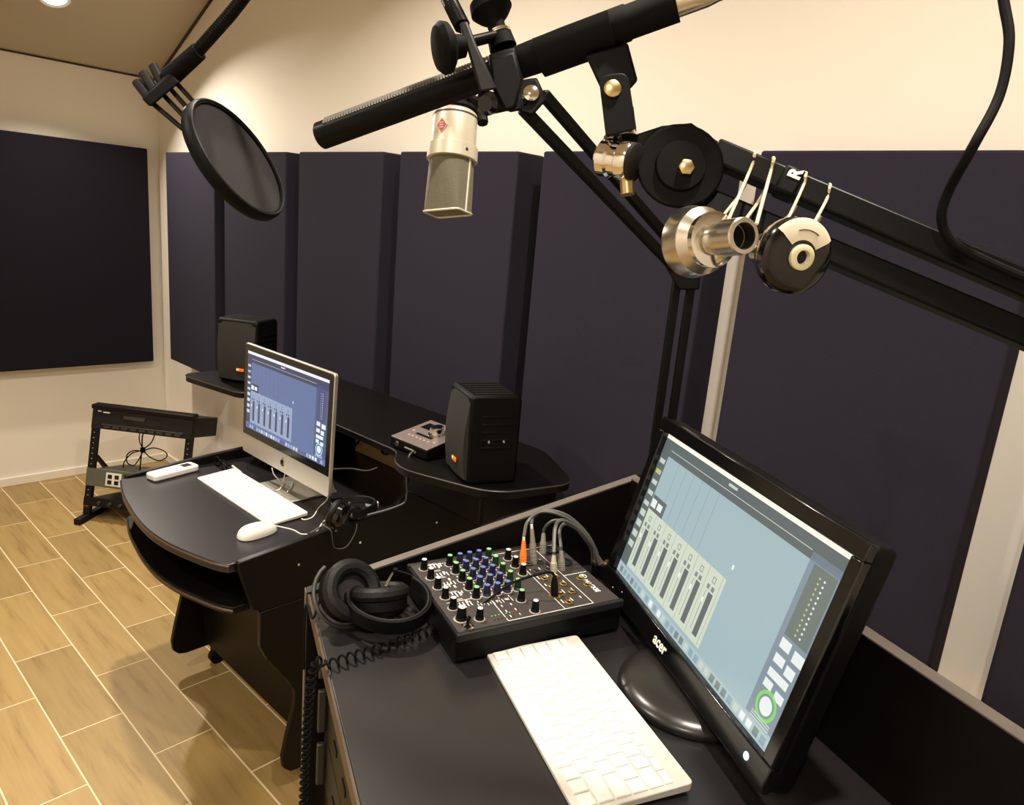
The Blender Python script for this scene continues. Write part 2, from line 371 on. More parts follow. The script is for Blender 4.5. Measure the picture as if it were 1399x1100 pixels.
MB().tube([(p[0], p[1], ZS - 0.003) for p in shelf], 0.0024, 6, closed=True).build('edge_band', 'edge_dark', sh)
MB().box((-1.33, 1.37, 0.90), (0.30, 0.30, 0.085)).build('wing_bracket', 'laminate', dk, bev=0.01)
MB().box((-2.46, 1.42, 0.90), (0.22, 0.20, 0.085)).build('wing_bracket', 'laminate', dk, bev=0.01)
MB().box((-1.9125, 1.575, 0.66), (XR2 - XL - 0.04, 0.016, 0.40)).build('back_panel', 'laminate', dk)
# ---------------------------------------------------------------- silver all-in-one computer
def ui_screen(name, parent, o, ex, ey, wd, ht, pal, dense=True):
    """flat picture on a display: one mesh of coloured patches. o = lower left corner, ex / ey unit vectors"""
    cols = list(pal.keys()); n = Vector(ex).cross(Vector(ey)).normalized(); m = MB()
    for c in cols:
        if pal[c] is not None: glow(name + '_' + c, pal[c][0], pal[c][1])
    lay = [0]
    def R(s0, t0, s1, t1, c, lv):
        m.cur = cols.index(c); e = n * 0.00004 * lv
        m.quad(*[Vector(o) + Vector(ex) * (s * wd) + Vector(ey) * (t * ht) + e for s, t in ((s0, t0), (s1, t0), (s1, t1), (s0, t1))])
    rnd = random.Random(3)
    R(0, 0, 1, 1, 'bg', 0)
    R(0, 0.965, 1, 1, 'bar', 1); R(0, 0.865, 1, 0.965, 'tool', 1); R(0.06, 0.905, 0.86, 0.909, 'light', 2)
    R(0.44, 0.932, 0.49, 0.948, 'light', 2)
    R(0, 0.075, 0.055, 0.865, 'tool', 1)
    for k in range(9): R(0.008, 0.80 - k * 0.075, 0.046, 0.83 - k * 0.075 + (0.012 if k > 4 else 0), 'light' if k != 1 else 'yellow', 2)
    R(0.058, 0.50, 0.16, 0.60, 'tool', 1); R(0.06, 0.52, 0.095, 0.575, 'white', 2); R(0.105, 0.525, 0.14, 0.57, 'white', 2)
    for k in range(6): R(0.14 + k * 0.055, 0.52, 0.1415 + k * 0.055, 0.865, 'line', 1)
    R(0.055, 0.085, 0.60, 0.50, 'strip', 1)
    for k in range(7):
        a = 0.064 + k * 0.0765
        R(a + 0.022, 0.12, a + 0.048, 0.375, 'tool', 2); R(a + 0.006, 0.135, a + 0.0085, 0.37, 'line', 2); R(a + 0.002, 0.30, a + 0.012, 0.33, 'white', 3)
        R(a + 0.004, 0.385, a + 0.018, 0.412, 'line', 2); R(a + 0.028, 0.385, a + 0.044, 0.412, 'line', 2)
        R(a + 0.018, 0.43, a + 0.036, 0.465, 'line', 2); R(a + 0.021, 0.435, a + 0.033, 0.460, 'strip', 3); R(a + 0.062, 0.09, a + 0.0635, 0.50, 'line', 2)
    R(0, 0, 1, 0.065, 'dock', 1)
    for k in range(30):
        a = 0.02 + k * 0.032; R(a, 0.012, a + 0.022, 0.052, rnd.choice(['white', 'line', 'dock2', 'light', 'dock2']), 2)
    R(0.865, 0.075, 1, 0.905, 'side', 1)
    R(0.885, 0.50, 0.975, 0.86, 'meter', 2)
    for k in range(12):
        R(0.918, 0.525 + k * 0.026, 0.924, 0.535 + k * 0.026, 'yellow', 3); R(0.936, 0.525 + k * 0.026, 0.942, 0.535 + k * 0.026, 'white', 3)
    for (a, b, c2, d2) in ((0.885, 0.435, 0.925, 0.485), (0.94, 0.42, 0.985, 0.475), (0.885, 0.36, 0.925, 0.405), (0.935, 0.345, 0.97, 0.395), (0.885, 0.29, 0.965, 0.33), (0.885, 0.235, 0.92, 0.275), (0.935, 0.22, 0.97, 0.262)):
        R(a, b, c2, d2, 'white', 2)
    m.cur = cols.index('green'); cc = Vector(o) + Vector(ex) * (0.925 * wd) + Vector(ey) * (0.165 * ht)
    def disc(r, c, lv, seg=20):
        m.cur = cols.index(c); e = n * 0.00004 * lv
        m.add([cc + e + (Vector(ex) * math.cos(2 * PI * k / seg) + Vector(ey) * math.sin(2 * PI * k / seg)) * r for k in range(seg)], [tuple(range(seg))])
    disc(0.040 * wd, 'green', 2); disc(0.031 * wd, 'side', 3); disc(0.024 * wd, 'white', 4)
    for k in range(3): R(0.885, 0.075 + k * 0.012, 0.965, 0.081 + k * 0.012, 'light', 2)
    # mouse pointer
    R(0.60, 0.565, 0.61, 0.59, 'white', 2)
    return m.build('screen', [name + '_' + c for c in cols], parent, smooth=False)
im = thing('desktop_computer', 'silver all-in-one computer with lit blue screen on the far desk', 'computer', (-1.90, 1.15, ZD))
k = 0.96
def IM(v): return CAM + (Vector(v) - CAM) * k
TLp, TRp, BRp, BLp = [IM(v) for v in ((-2.242, 1.143, 1.152), (-1.714, 1.139, 1.152), (-1.714, 1.127, 0.782), (-2.242, 1.131, 0.782))]
ex = (BRp - BLp).normalized(); ey = (TLp - BLp).normalized(); nb = -ex.cross(ey)             # nb points to the back
Wd, Ht = (BRp - BLp).length, (TLp - BLp).length
def scr_to3(o, th): return lambda p, kk: o + ex * p[0] + ey * p[1] + nb * kk
rc = rounded([(0, 0), (Wd, 0), (Wd, Ht), (0, Ht)], [0.012] * 4)
MB().prism(rc, scr_to3(BLp, 0), 0.012).build('body', 'aluminium', im, bev=0.002)
MB().prism([(0.0, 0.02), (Wd, 0.02), (Wd, Ht - 0.01), (0.0, Ht - 0.01)], lambda p, kk: BLp + ex * (Wd / 2 + (p[0] - Wd / 2) * (0.99 if kk < 0.01 else 0.5)) + ey * (Ht / 2 + (p[1] - Ht / 2) * (1 if kk < 0.01 else 0.5)) + nb * (0.012 + kk), 0.025).build('back_shell', 'aluminium', im, bev=0.004)
ch = 0.062
rc = rounded([(0.004, ch), (Wd - 0.004, ch), (Wd - 0.004, Ht - 0.004), (0.004, Ht - 0.004)], [0, 0, 0.01, 0.01])
MB().prism(rc, lambda p, kk: BLp + ex * p[0] + ey * p[1] - nb * kk, 0.0015).build('glass_bezel', 'black_gloss', im)
pal_i = dict(bg=((92, 112, 158), 1), bar=((235, 238, 245), 1), tool=((52, 62, 92), 1), light=((205, 212, 228), 1), yellow=((165, 180, 200), 1), white=((230, 240, 250), 1),
             line=((70, 85, 122), 1), strip=((150, 168, 200), 1), dock=((95, 115, 165), 1), dock2=((150, 175, 215), 1), side=((70, 86, 128), 1), meter=((62, 76, 118), 1), green=((150, 215, 235), 1))
so = BLp + ex * 0.022 + ey * (ch + 0.024) - nb * 0.0017
ui_screen('far_screen', im, so, ex, ey, Wd - 0.044, Ht - ch - 0.024 - 0.022, pal_i)
MB().lathe(BLp + ex * Wd / 2 + ey * (Ht - 0.011) - nb * 0.0015, -nb, [(0, 0.003), (0.0004, 0.003)], 12).build('webcam', 'grey_metal', im)
# dark fruit-shaped mark on the chin
m = MB(); q = BLp + ex * (Wd * 0.5) + ey * (ch * 0.48) - nb * 0.0002; R_ = 0.0115
pts = []
for a in range(28):
    an = 2 * PI * a / 28; r = R_ * (1 + 0.10 * math.cos(2 * an) * 0 - 0.16 * max(0, math.cos(an - PI / 2)) ** 6 - 0.10 * max(0, math.cos(an + PI / 2)) ** 6)
    x = r * math.cos(an); y = r * math.sin(an) * 1.02
    if x > 0.55 * R_ and abs(y - 0.1 * R_) < 0.5 * R_: x = 0.55 * R_ + (abs(y - 0.1 * R_) / (0.5 * R_)) ** 2 * 0.25 * R_
    pts.append((x, y))
m.prism(pts, lambda p, kk: q + ex * p[0] + ey * p[1] - nb * kk, 0.0004)
m.prism([(0.0, R_ * 1.05), (0.35 * R_, R_ * 1.15), (0.5 * R_, R_ * 1.6), (0.12 * R_, R_ * 1.45)], lambda p, kk: q + ex * p[0] + ey * p[1] - nb * kk, 0.0004)
m.build('logo', 'black_gloss', im, smooth=False)
cx = (BLp + BRp) / 2
nh = Vector((0, 1, 0))
fx0, fx1 = -2.005, -1.815
MB().hexa([(fx0, 1.06, ZD + 0.0005), (fx1, 1.06, ZD + 0.0005), (fx1, 1.225, ZD + 0.0005), (fx0, 1.225, ZD + 0.0005)], [(fx0, 1.06, ZD + 0.006), (fx1, 1.06, ZD + 0.006), (fx1, 1.225, ZD + 0.008), (fx0, 1.225, ZD + 0.008)]).build('foot', 'aluminium', im, bev=0.002)
MB().hexa([(fx0, 1.205, ZD + 0.006), (fx1, 1.205, ZD + 0.006), (fx1, 1.222, ZD + 0.006), (fx0, 1.222, ZD + 0.006)], [(fx0 + 0.01, 1.125, ZD + 0.22), (fx1 - 0.01, 1.125, ZD + 0.22), (fx1 - 0.01, 1.14, ZD + 0.22), (fx0 + 0.01, 1.14, ZD + 0.22)]).build('stand_neck', 'aluminium', im, bev=0.002)

# ---------------------------------------------------------------- keyboards
ROWS = [[1] * 14, [1] * 13 + [1.5], [1.5] + [1] * 13, [1.75] + [1] * 11 + [1.75], [2.25] + [1] * 10 + [2.25], [1, 1, 1, 1.25, 5, 1.25, 1, 1, 1, 1]]
def keyboard(label, group, loc, yaw, wd, dp, single, numpad=False):
    """local x to the right of its user, y away from the user"""
    t = thing('keyboard', label, 'keyboard', loc, yaw)
    hb, hf = 0.015, 0.006
    rc = rounded([(-wd / 2, -dp / 2), (wd / 2, -dp / 2), (wd / 2, dp / 2), (-wd / 2, dp / 2)], [0.006] * 4)
    m = MB(); N = len(rc)
    def zt(y): return hf + (hb - hf) * (y + dp / 2) / dp
    m.add([(x, y, 0.0006 + 0.5 * (zt(y) - hf)) for x, y in rc] + [(x, y, zt(y)) for x, y in rc], [tuple(range(N))[::-1], tuple(range(N, 2 * N))] + [(i, (i + 1) % N, N + (i + 1) % N, N + i) for i in range(N)])
    b = m.build('case', 'key_case' if single else 'white_plastic', t, world=False, bev=0.001)
    MB().cyl((-wd / 2 + 0.008, dp / 2 - 0.009, 0.0075), (wd / 2 - 0.008, dp / 2 - 0.009, 0.0075), 0.0072, None, 12).build('battery_tube', 'key_case' if single else 'white_plastic', t, world=False)
    mg = 0.005; kw = wd * (0.745 if numpad else 1.0) - 2 * mg; y = dp / 2 - (0.020 if single else 0.012); hts = [0.55, 1, 1, 1, 1, 1]; unit = (dp - (0.026 if single else 0.018)) / sum(hts)
    j = MB(); meshes = {}
    for r, row in enumerate(ROWS):
        hy = hts[r] * unit; tot = sum(row); x = -wd / 2 + mg
        cells = [(q * kw / tot) for q in row]
        xs = []
        for c in cells: xs.append((x, c)); x += c
        if numpad:
            x0 = -wd / 2 + mg + kw + 0.008; cw = (wd / 2 - mg - x0) / 7
            xs += [(x0 + q * cw, cw) for q in range(7)]
        for (x0, c) in xs:
            a, bq = (c - 0.0024) / 2, (hy - 0.0024) / 2; yc = y - hy / 2
            if single:
                key = (round(c, 4), round(hy, 4))
                if key not in meshes:
                    e = 0.0007; h = 0.0022; me = bpy.data.meshes.new('key')
                    me.from_pydata([(-a, -bq, -0.001), (a, -bq, -0.001), (a, bq, -0.001), (-a, bq, -0.001), (-a, -bq, h - e), (a, -bq, h - e), (a, bq, h - e), (-a, bq, h - e), (-a + e, -bq + e, h), (a - e, -bq + e, h), (a - e, bq - e, h), (-a + e, bq - e, h)], [],
                                   [(0, 1, 5, 4), (1, 2, 6, 5), (2, 3, 7, 6), (3, 0, 4, 7), (4, 5, 9, 8), (5, 6, 10, 9), (6, 7, 11, 10), (7, 4, 8, 11), (8, 9, 10, 11)])
                    me.materials.append(MATS['white_key']); meshes[key] = me
                o = bpy.data.objects.new('key', meshes[key]); C.objects.link(o); o.parent = t; o.location = (x0 + c / 2, yc, zt(yc)); o.rotation_euler = (math.atan((hb - hf) / dp), 0, 0)
            else:
                j.box((x0 + c / 2, yc, zt(yc) + 0.0008), (2 * a, 2 * bq, 0.003))
        y -= hy
    if not single:
        o = j.build('key_field', 'white_key', t, world=False, smooth=False); o['kind'] = 'stuff'
    return t
kb_far = keyboard('full size white keyboard with cord on the far curved desk', None, (-1.925, 0.995, ZD), 0.0, 0.445, 0.121, False, True)

# ---------------------------------------------------------------- mouse, remote, pen and glasses on the far desk
ms = thing('mouse', 'white rounded computer mouse with cord on the far desk', 'mouse', (-1.678, 0.888, ZD), 0.12)
m = MB(); n1, n2 = 14, 9; vs = []; fsx = []
for i in range(n2 + 1):
    ph = (PI / 2) * i / n2
    for kk in range(24):
        an = 2 * PI * kk / 24; ca, sa = math.cos(an), math.sin(an); e = 0.8
        rx = 0.030 * math.copysign(abs(ca) ** e, ca); ry = 0.056 * math.copysign(abs(sa) ** e, sa); q = math.cos(ph) ** 0.6
        vs.append((rx * q, ry * q, 0.002 + 0.028 * math.sin(ph) * (1 - 0.15 * (ry * q / 0.056))))
for i in range(n2):
    for kk in range(24): fsx.append((i * 24 + kk, i * 24 + (kk + 1) % 24, (i + 1) * 24 + (kk + 1) % 24, (i + 1) * 24 + kk))
m.add(vs, fsx); m.add(vs[:24], [tuple(range(24))[::-1]])
m.build('shell', 'white_plastic', ms, world=False, ang=80)
MB().cyl((0, 0.018, 0.028), (0, 0.024, 0.028), 0.0035, None, 10).build('scroll_ball', 'key_gap', ms, world=False)
def cable(name, pts, r, m, label, cat='cable', group=None, seg=6, n=10):
    o = MB().tube(spline(pts, n), r, seg).build(name, m); return tag(o, label, cat, group)
z = ZD + 0.002
MB().tube(spline([(-1.685, 0.944, ZD + 0.008), (-1.672, 0.963, z), (-1.645, 0.975, z), (-1.612, 0.978, z), (-1.60, 0.99, z)], 8), 0.0016, 6).build('cord', 'white_cable', ms)
rm = thing('remote_control', 'white slim remote control with small grey display on the far desk', 'remote control', (-2.225, 0.893, ZD), 0.20)
MB().prism(rounded([(-0.026, -0.078), (0.026, -0.078), (0.026, 0.078), (-0.026, 0.078)], [0.014] * 4), lambda p, kk: (p[0], p[1], 0.0006 + kk), 0.020).build('housing', 'white_plastic', rm, world=False, bev=0.005, seg=3)
MB().box((0.0, 0.045, 0.0208), (0.026, 0.028, 0.001)).build('display', 'dark_grey', rm, world=False)
MB().box((0.0, -0.02, 0.0208), (0.012, 0.008, 0.001)).build('button', 'key_gap', rm, world=False)
a, b = PZ(318, 637, ZD + 0.005), PZ(330, 646, ZD + 0.005)
pn = thing('pen', 'thin pen with a pale barrel lying beside the far keyboard', 'pen', tuple(a))
MB().cyl(a, b, 0.004, 0.0038, 10).build('barrel', 'key_gap', pn)
MB().cyl(a, a + (a - b) * 0.45, 0.0042, 0.003, 10).build('cap', 'black_plastic', pn)
g0 = PZ(302, 640, ZD); gl = thing('eyeglasses', 'folded black eyeglasses lying by the pen on the far desk', 'glasses', tuple(g0))
for s in (-1, 1):
    c = g0 + Vector((0.024 * s, 0.0, 0.018))
    MB().tube([c + Vector((math.cos(t) * 0.021, 0, math.sin(t) * 0.015)) for t in [2 * PI * i / 16 for i in range(16)]], 0.0022, 6, closed=True).build('rim', 'black_plastic', gl)
    MB().tube([g0 + Vector((0.046 * s, 0, 0.024)), g0 + Vector((0.046 * s, 0.012, 0.02)), g0 + Vector((-0.035 * s, 0.018 + 0.004 * s, 0.004))], 0.0018, 6).build('temple_arm', 'black_plastic', gl)

# ---------------------------------------------------------------- small loudspeakers
def speaker(loc, yaw, label):
    t = thing('loudspeaker', label, 'loudspeaker', loc, yaw, 'small black loudspeakers on the bridge shelf')
    w2, d, h = 0.0795, 0.135, 0.228
    # cabinet side profile: front leans out towards the top, rounded
    pf = [(-0.062, 0.004), (-0.050, 0.0), (0.066, 0.0), (0.070, 0.006), (0.070, h - 0.012), (0.058, h), (-0.056, h), (-0.066, h - 0.008)]
    MB().prism(pf, lambda p, kk: (-w2 + kk, p[0], p[1] + 0.0008), 2 * w2).build('cabinet', 'black_plastic', t, world=False, bev=0.008, seg=3)
    m = MB(); n = 8
    rows = []
    for i in range(n + 1):
        zz = 0.012 + (h - 0.022) * i / n; yy = -0.064 - 0.012 * math.sin(PI * min(1, i / n * 0.9 + 0.1))
        rows.append([(-w2 + 0.006 + (2 * w2 - 0.012) * j / 6, yy - 0.004 * math.sin(PI * j / 6), zz) for j in range(7)])
    vs = [p for r in rows for p in r]; nn = len(vs)
    vs += [(p[0], -0.055, p[2]) for p in vs]
    fs2 = [(i * 7 + j, i * 7 + j + 1, (i + 1) * 7 + j + 1, (i + 1) * 7 + j) for i in range(n) for j in range(6)]
    bd = [j for j in range(7)] + [i * 7 + 6 for i in range(1, n + 1)] + [n * 7 + j for j in range(5, -1, -1)] + [i * 7 for i in range(n - 1, 0, -1)]
    fs2 += [(bd[i], bd[(i + 1) % len(bd)], bd[(i + 1) % len(bd)] + nn, bd[i] + nn) for i in range(len(bd))]
    m.add(vs, fs2); m.build('grille', 'speaker_grille', t, world=False)
    bd_ = MB().box((0.020, -0.079, 0.052), (0.030, 0.003, 0.011)).build('badge', 'orange_plug', t, world=False, bev=0.001)
    MB().box((0.012, -0.0808, 0.053), (0.010, 0.001, 0.005)).build('badge_mark', 'white_print', bd_, world=False)
    for zz in (0.095, 0.115, 0.135, 0.155, 0.175):
        MB().box((w2 + 0.0005, 0.01, zz), (0.003, 0.09, 0.006)).build('rib', 'black_plastic', t, world=False, bev=0.001)
    for yy in (-0.014, 0.026): MB().lathe((w2, yy, 0.112), (1, 0, 0), [(0, 0.004), (0.004, 0.004), (0.0045, 0.003)], 10).build('screw', 'brushed', t, world=False)
    for j in range(6): MB().box((-0.06 + j * 0.024, 0.0, h + 0.0012), (0.008, 0.10, 0.002)).build('top_rib', 'dark_grey', t, world=False)
    return t
speaker((-1.262, 1.285, ZS), math.radians(-24), 'small black loudspeaker on the right wing of the shelf, beside the audio interface')
speaker((-2.475, 1.27, ZS), math.radians(30), 'small black loudspeaker on the left wing of the shelf, behind the silver computer')

# ---------------------------------------------------------------- desktop audio interface
ai = thing('audio_interface', 'grey wedge shaped desktop audio interface with big silver knob on the shelf', 'audio interface', (-1.487, 1.30, ZS))
x0, x1, y0, y1 = -1.566, -1.409, 1.228, 1.375
MB().hexa([(x0, y0, ZS + 0.003), (x1, y0, ZS + 0.003), (x1, y1, ZS + 0.003), (x0, y1, ZS + 0.003)], [(x0, y0, ZS + 0.030), (x1, y0, ZS + 0.030), (x1, y1, ZS + 0.056), (x0, y1, ZS + 0.056)]).build('body', 'black_plastic', ai, bev=0.003)
def AI(s, t, h=0): return Vector((x0 + (x1 - x0) * s, y0 + (y1 - y0) * t, ZS + 0.0302 + 0.026 * t + h))
MB().hexa([AI(0.005, 0.01), AI(0.995, 0.01), AI(0.995, 0.99), AI(0.005, 0.99)], [AI(0.005, 0.01, 0.002), AI(0.995, 0.01, 0.002), AI(0.995, 0.99, 0.002), AI(0.005, 0.99, 0.002)]).build('top_plate', 'purple_grey_metal', ai, bev=0.001)
kb = MB().lathe(AI(0.62, 0.60, 0.002), (0, -0.17, 1), [(0, 0.026), (0.003, 0.026), (0.004, 0.021), (0.020, 0.0195), (0.022, 0.017)], 28).build('volume_knob', 'chrome', ai)
MB().lathe(AI(0.62, 0.60, 0.0241), (0, -0.17, 1), [(0, 0.015), (0.0008, 0.0145)], 24).build('knob_cap', 'black_gloss', kb)
MB().hexa([AI(0.12, 0.62, 0.002), AI(0.38, 0.62, 0.002), AI(0.38, 0.86, 0.002), AI(0.12, 0.86, 0.002)], [AI(0.12, 0.62, 0.0026), AI(0.38, 0.62, 0.0026), AI(0.38, 0.86, 0.0026), AI(0.12, 0.86, 0.0026)]).build('meter_window', 'black_gloss', ai)
MB().hexa([AI(0.28, 0.36, 0.002), AI(0.72, 0.36, 0.002), AI(0.72, 0.42, 0.002), AI(0.28, 0.42, 0.002)], [AI(0.28, 0.36, 0.0025), AI(0.72, 0.36, 0.0025), AI(0.72, 0.42, 0.0025), AI(0.28, 0.42, 0.0025)]).build('legend_slot', 'black_gloss', ai)
for j in range(6): MB().lathe(AI(0.22 + j * 0.105, 0.26, 0.002), (0, 0, 1), [(0, 0.0032), (0.001, 0.003)], 8).build('button', 'led_amber', ai)
for (s, t) in ((0.14, 0.45), (0.86, 0.30)): MB().lathe(AI(s, t, 0.002), (0, 0, 1), [(0, 0.0032), (0.001, 0.003)], 8).build('button', 'led_amber', ai)
MB().lathe((x0 + 0.03, y0, ZS + 0.016), (0, -1, 0), [(0, 0.008), (0.002, 0.007), (0.002, 0.004)], 16).build('jack', 'grey_metal', ai)
MB().box((x0 + 0.085, y0 - 0.0005, ZS + 0.016), (0.04, 0.001, 0.004)).build('front_mark', 'grey_print', ai)
# cables of the far desk
kc = [PZ(412, 709, ZD + 0.004), PZ(418, 710, ZD + 0.003), PZ(428, 706, z), PZ(436, 694, z), PZ(446, 684, z), PZ(452, 672, z)]
MB().tube(spline(kc, 10), 0.0018, 6).build('cord', 'white_cable', kb_far)
cable('computer_cord', [PZ(372, 640, ZD + 0.09), PZ(376, 650, ZD + 0.05), PZ(388, 659, ZD + 0.012), PZ(400, 659, ZD + 0.012), PZ(393, 672, ZD + 0.012)], 0.0018, 'white_cable', 'thin white cord hanging below the silver computer chin')
cable('charging_cord', [PZ(390, 646, ZD + 0.06), PZ(388, 655, ZD + 0.02), PZ(383, 668, ZD + 0.011), PZ(377, 670, ZD + 0.011)], 0.0016, 'white_cable', 'second thin white cord crossing the foot of the silver computer')
cable('desk_cord', [PY(452, 641, 1.30), PY(480, 640, 1.32), PY(500, 643, 1.34), PY(516, 639, 1.36)], 0.0022, 'white_cable', 'pale cord running behind the silver computer under the shelf')
cable('interface_cord', [Vector((-1.45, 1.222, ZS + 0.016)), P(572, 616, 2.02), PY(560, 622, 1.215), PY(556, 650, 1.215), PY(556, 675, 1.225), PY(548, 690, 1.20), Vector((-1.535, 1.12, ZD + 0.045)), Vector((-1.575, 1.05, ZD + 0.032)), Vector((-1.60, 1.00, ZD + 0.003))], 0.003, 'grey_cable', 'grey cord dropping from the audio interface onto the desk side')
adp = MB().prism(rounded([(-0.02, -0.012), (0.02, -0.012), (0.02, 0.012), (-0.02, 0.012)], [0.005] * 4), lambda p, kk: (-1.66 + p[0], 1.245 + p[1], ZD + 0.0006 + kk), 0.02).build('power_plug', 'white_plastic', bev=0.002)
tag(adp, 'small white plug lying at the foot of the silver computer', 'plug')
# added board, coloured as the shaded wall seen under the bridge shelf
bx = thing('wall_patch', 'added tan board in place of the shaded wall seen under the bridge shelf', 'wall patch', (-1.95, 1.52, ZD))
m = MB().box((-1.95, 1.53, ZD + 0.085), (0.36, 0.04, 0.168)); m.build('patch_board', 'shaded_wall', bx, bev=0.003)
cable('shelf_cable', [(-2.12, 1.495, ZD + 0.02), (-2.0, 1.48, ZD + 0.11), (-1.90, 1.47, ZD + 0.06), (-1.80, 1.47, ZD + 0.13), (-1.72, 1.48, ZD + 0.01)], 0.004, 'black_rubber', 'black cable hanging in front of the tan board under the shelf')

# ---------------------------------------------------------------- headphones
def headphones(label, root, ctr, ax, ay, az, R_, cups, mark, splay=2.35):
    """ctr = centre of the band loop, ax points to the band apex, ay across, az is the band's width direction"""
    t = thing('headphones', label, 'headphones', root)
    ax, ay, az = [Vector(v).normalized() for v in (ax, ay, az)]
    def ring(r0, r1, z0, z1, a0, a1, n=30):
        m = MB(); vs = []
        for i in range(n + 1):
            a = a0 + (a1 - a0) * i / n; dr = ax * math.cos(a) + ay * math.sin(a) * 0.9
            for (r, zz) in ((r0, z0), (r1, z0), (r1, z1), (r0, z1)): vs.append(ctr + dr * r + az * zz)
        f = [(i * 4 + j, i * 4 + (j + 1) % 4, (i + 1) * 4 + (j + 1) % 4, (i + 1) * 4 + j) for i in range(n) for j in range(4)] + [(0, 1, 2, 3), (4 * n + 3, 4 * n + 2, 4 * n + 1, 4 * n)]
        return m.add(vs, f)
    ring(R_ - 0.003, R_, -0.010, 0.010, -splay * 0.80, splay * 0.80).build('headband', 'black_plastic', t, bev=0.0008)
    hp = ring(R_ - 0.0075, R_ - 0.003, -0.0112, 0.0112, -splay * 0.62, splay * 0.62).build('headband_padding', 'leather', t, bev=0.0025)
    for s, (cc, nn, rad) in zip((-1, 1), cups):
        cc = Vector(cc); nn = Vector(nn).normalized()
        e = ctr + ax * math.cos(splay * 0.80) * R_ + ay * math.sin(splay * 0.80) * 0.9 * R_ * s
        d = (cc - e)
        sld = MB().bar(e - d.normalized() * 0.0, e + d.normalized() * min(0.034, d.length * 0.6), 0.004, 0.010, az).build('slider', 'chrome', t, bev=0.0008)
        ring(R_ - 0.005, R_ + 0.0015, -0.012, 0.012, s * splay * 0.765, s * splay * 0.80, 4).build('end_cap', 'red_band' if mark and s < 0 else 'black_plastic', t)
        # yoke: half ring around the cup
        u = (e - cc); u = (u - nn * u.dot(nn)).normalized(); v = nn.cross(u)
        MB().tube([cc + nn * -0.014 + (u * math.cos(a) + v * math.sin(a)) * (rad + 0.003) for a in [(-1 + 2 * i / 14) * PI * 0.5 for i in range(15)]], 0.003, 8).build('yoke', 'grey_metal', t)
        MB().lathe(cc, -nn, [(0.0, rad * 0.92), (0.012, rad * 0.94), (0.020, rad * 0.80), (0.026, rad * 0.5), (0.027, rad * 0.2)], 28).build('ear_cup', 'black_gloss' if not mark else 'black_plastic', t)
        pad = MB().tube([cc + nn * 0.009 + (u * math.cos(a) + v * math.sin(a) * 1.0) * (rad * 0.76) for a in [2 * PI * i / 28 for i in range(28)]], 0.0105, 10, closed=True).build('ear_pad', 'leather', t)
        MB().lathe(cc + nn * 0.001, nn, [(0, rad * 0.66), (0.002, rad * 0.64)], 24).build('driver_cloth', 'pop_cloth', t)
    return t
# near pair, on the front left corner of the near desk
ZN = 1.048
hc = PZ(531, 820, ZN + 0.036)
hx = (PZ(574, 850, ZN + 0.036) - hc); hx.z = 0; hx.normalize(); hz = Vector((0.10, -0.06, 1)).normalized(); hx = (hx - hz * hx.dot(hz)).normalized(); hy = hz.cross(hx)
hp1 = headphones('black studio headphones lying folded on the near desk beside the mixer', tuple(PZ(520, 850, ZN)), hc, hx, hy, hz, 0.064,
    [(PZ(478, 808, ZN + 0.045), hx * 0.75 + Vector((0, 0, 0.62)), 0.043), (PZ(519, 818, ZN + 0.034), hx * -0.30 + Vector((0, 0, 0.85)) + hy * 0.15, 0.041)], True, splay=2.95)
# far pair
fc = PZ(478, 693, ZD + 0.05)
headphones('black headphones with glossy cups lying at the right edge of the far desk', tuple(PZ(470, 705, ZD)), fc, (0.15, 0.95, 0.05), (1, -0.15, 0.1), (-0.35, 0.0, 0.93), 0.078,
    [(P(462, 703, 1.87), (-0.75, -0.45, 0.25), 0.036), (PZ(476, 700, ZD + 0.046), (-0.3, 0.4, 0.8), 0.034)], False)
cable('headphone_lead', [PZ(448, 708, ZD + 0.02), PZ(440, 716, ZD + 0.006), PZ(432, 728, ZD + 0.004), PZ(424, 733, ZD + 0.004)], 0.0018, 'white_cable', 'pale lead curling from the far headphones across the desk rim')
cable('loose_wire', [PZ(457, 707, ZD + 0.02), Vector((-1.575, 1.02, ZD + 0.035)), Vector((-1.533, 1.02, ZD + 0.028)), Vector((-1.530, 1.03, ZD - 0.02)), Vector((-1.532, 1.07, ZD - 0.03)), Vector((-1.533, 1.10, ZD + 0.01)), Vector((-1.55, 1.11, ZD + 0.037))], 0.0014, 'grey_cable', 'thin wire looping over the far desk side panel')

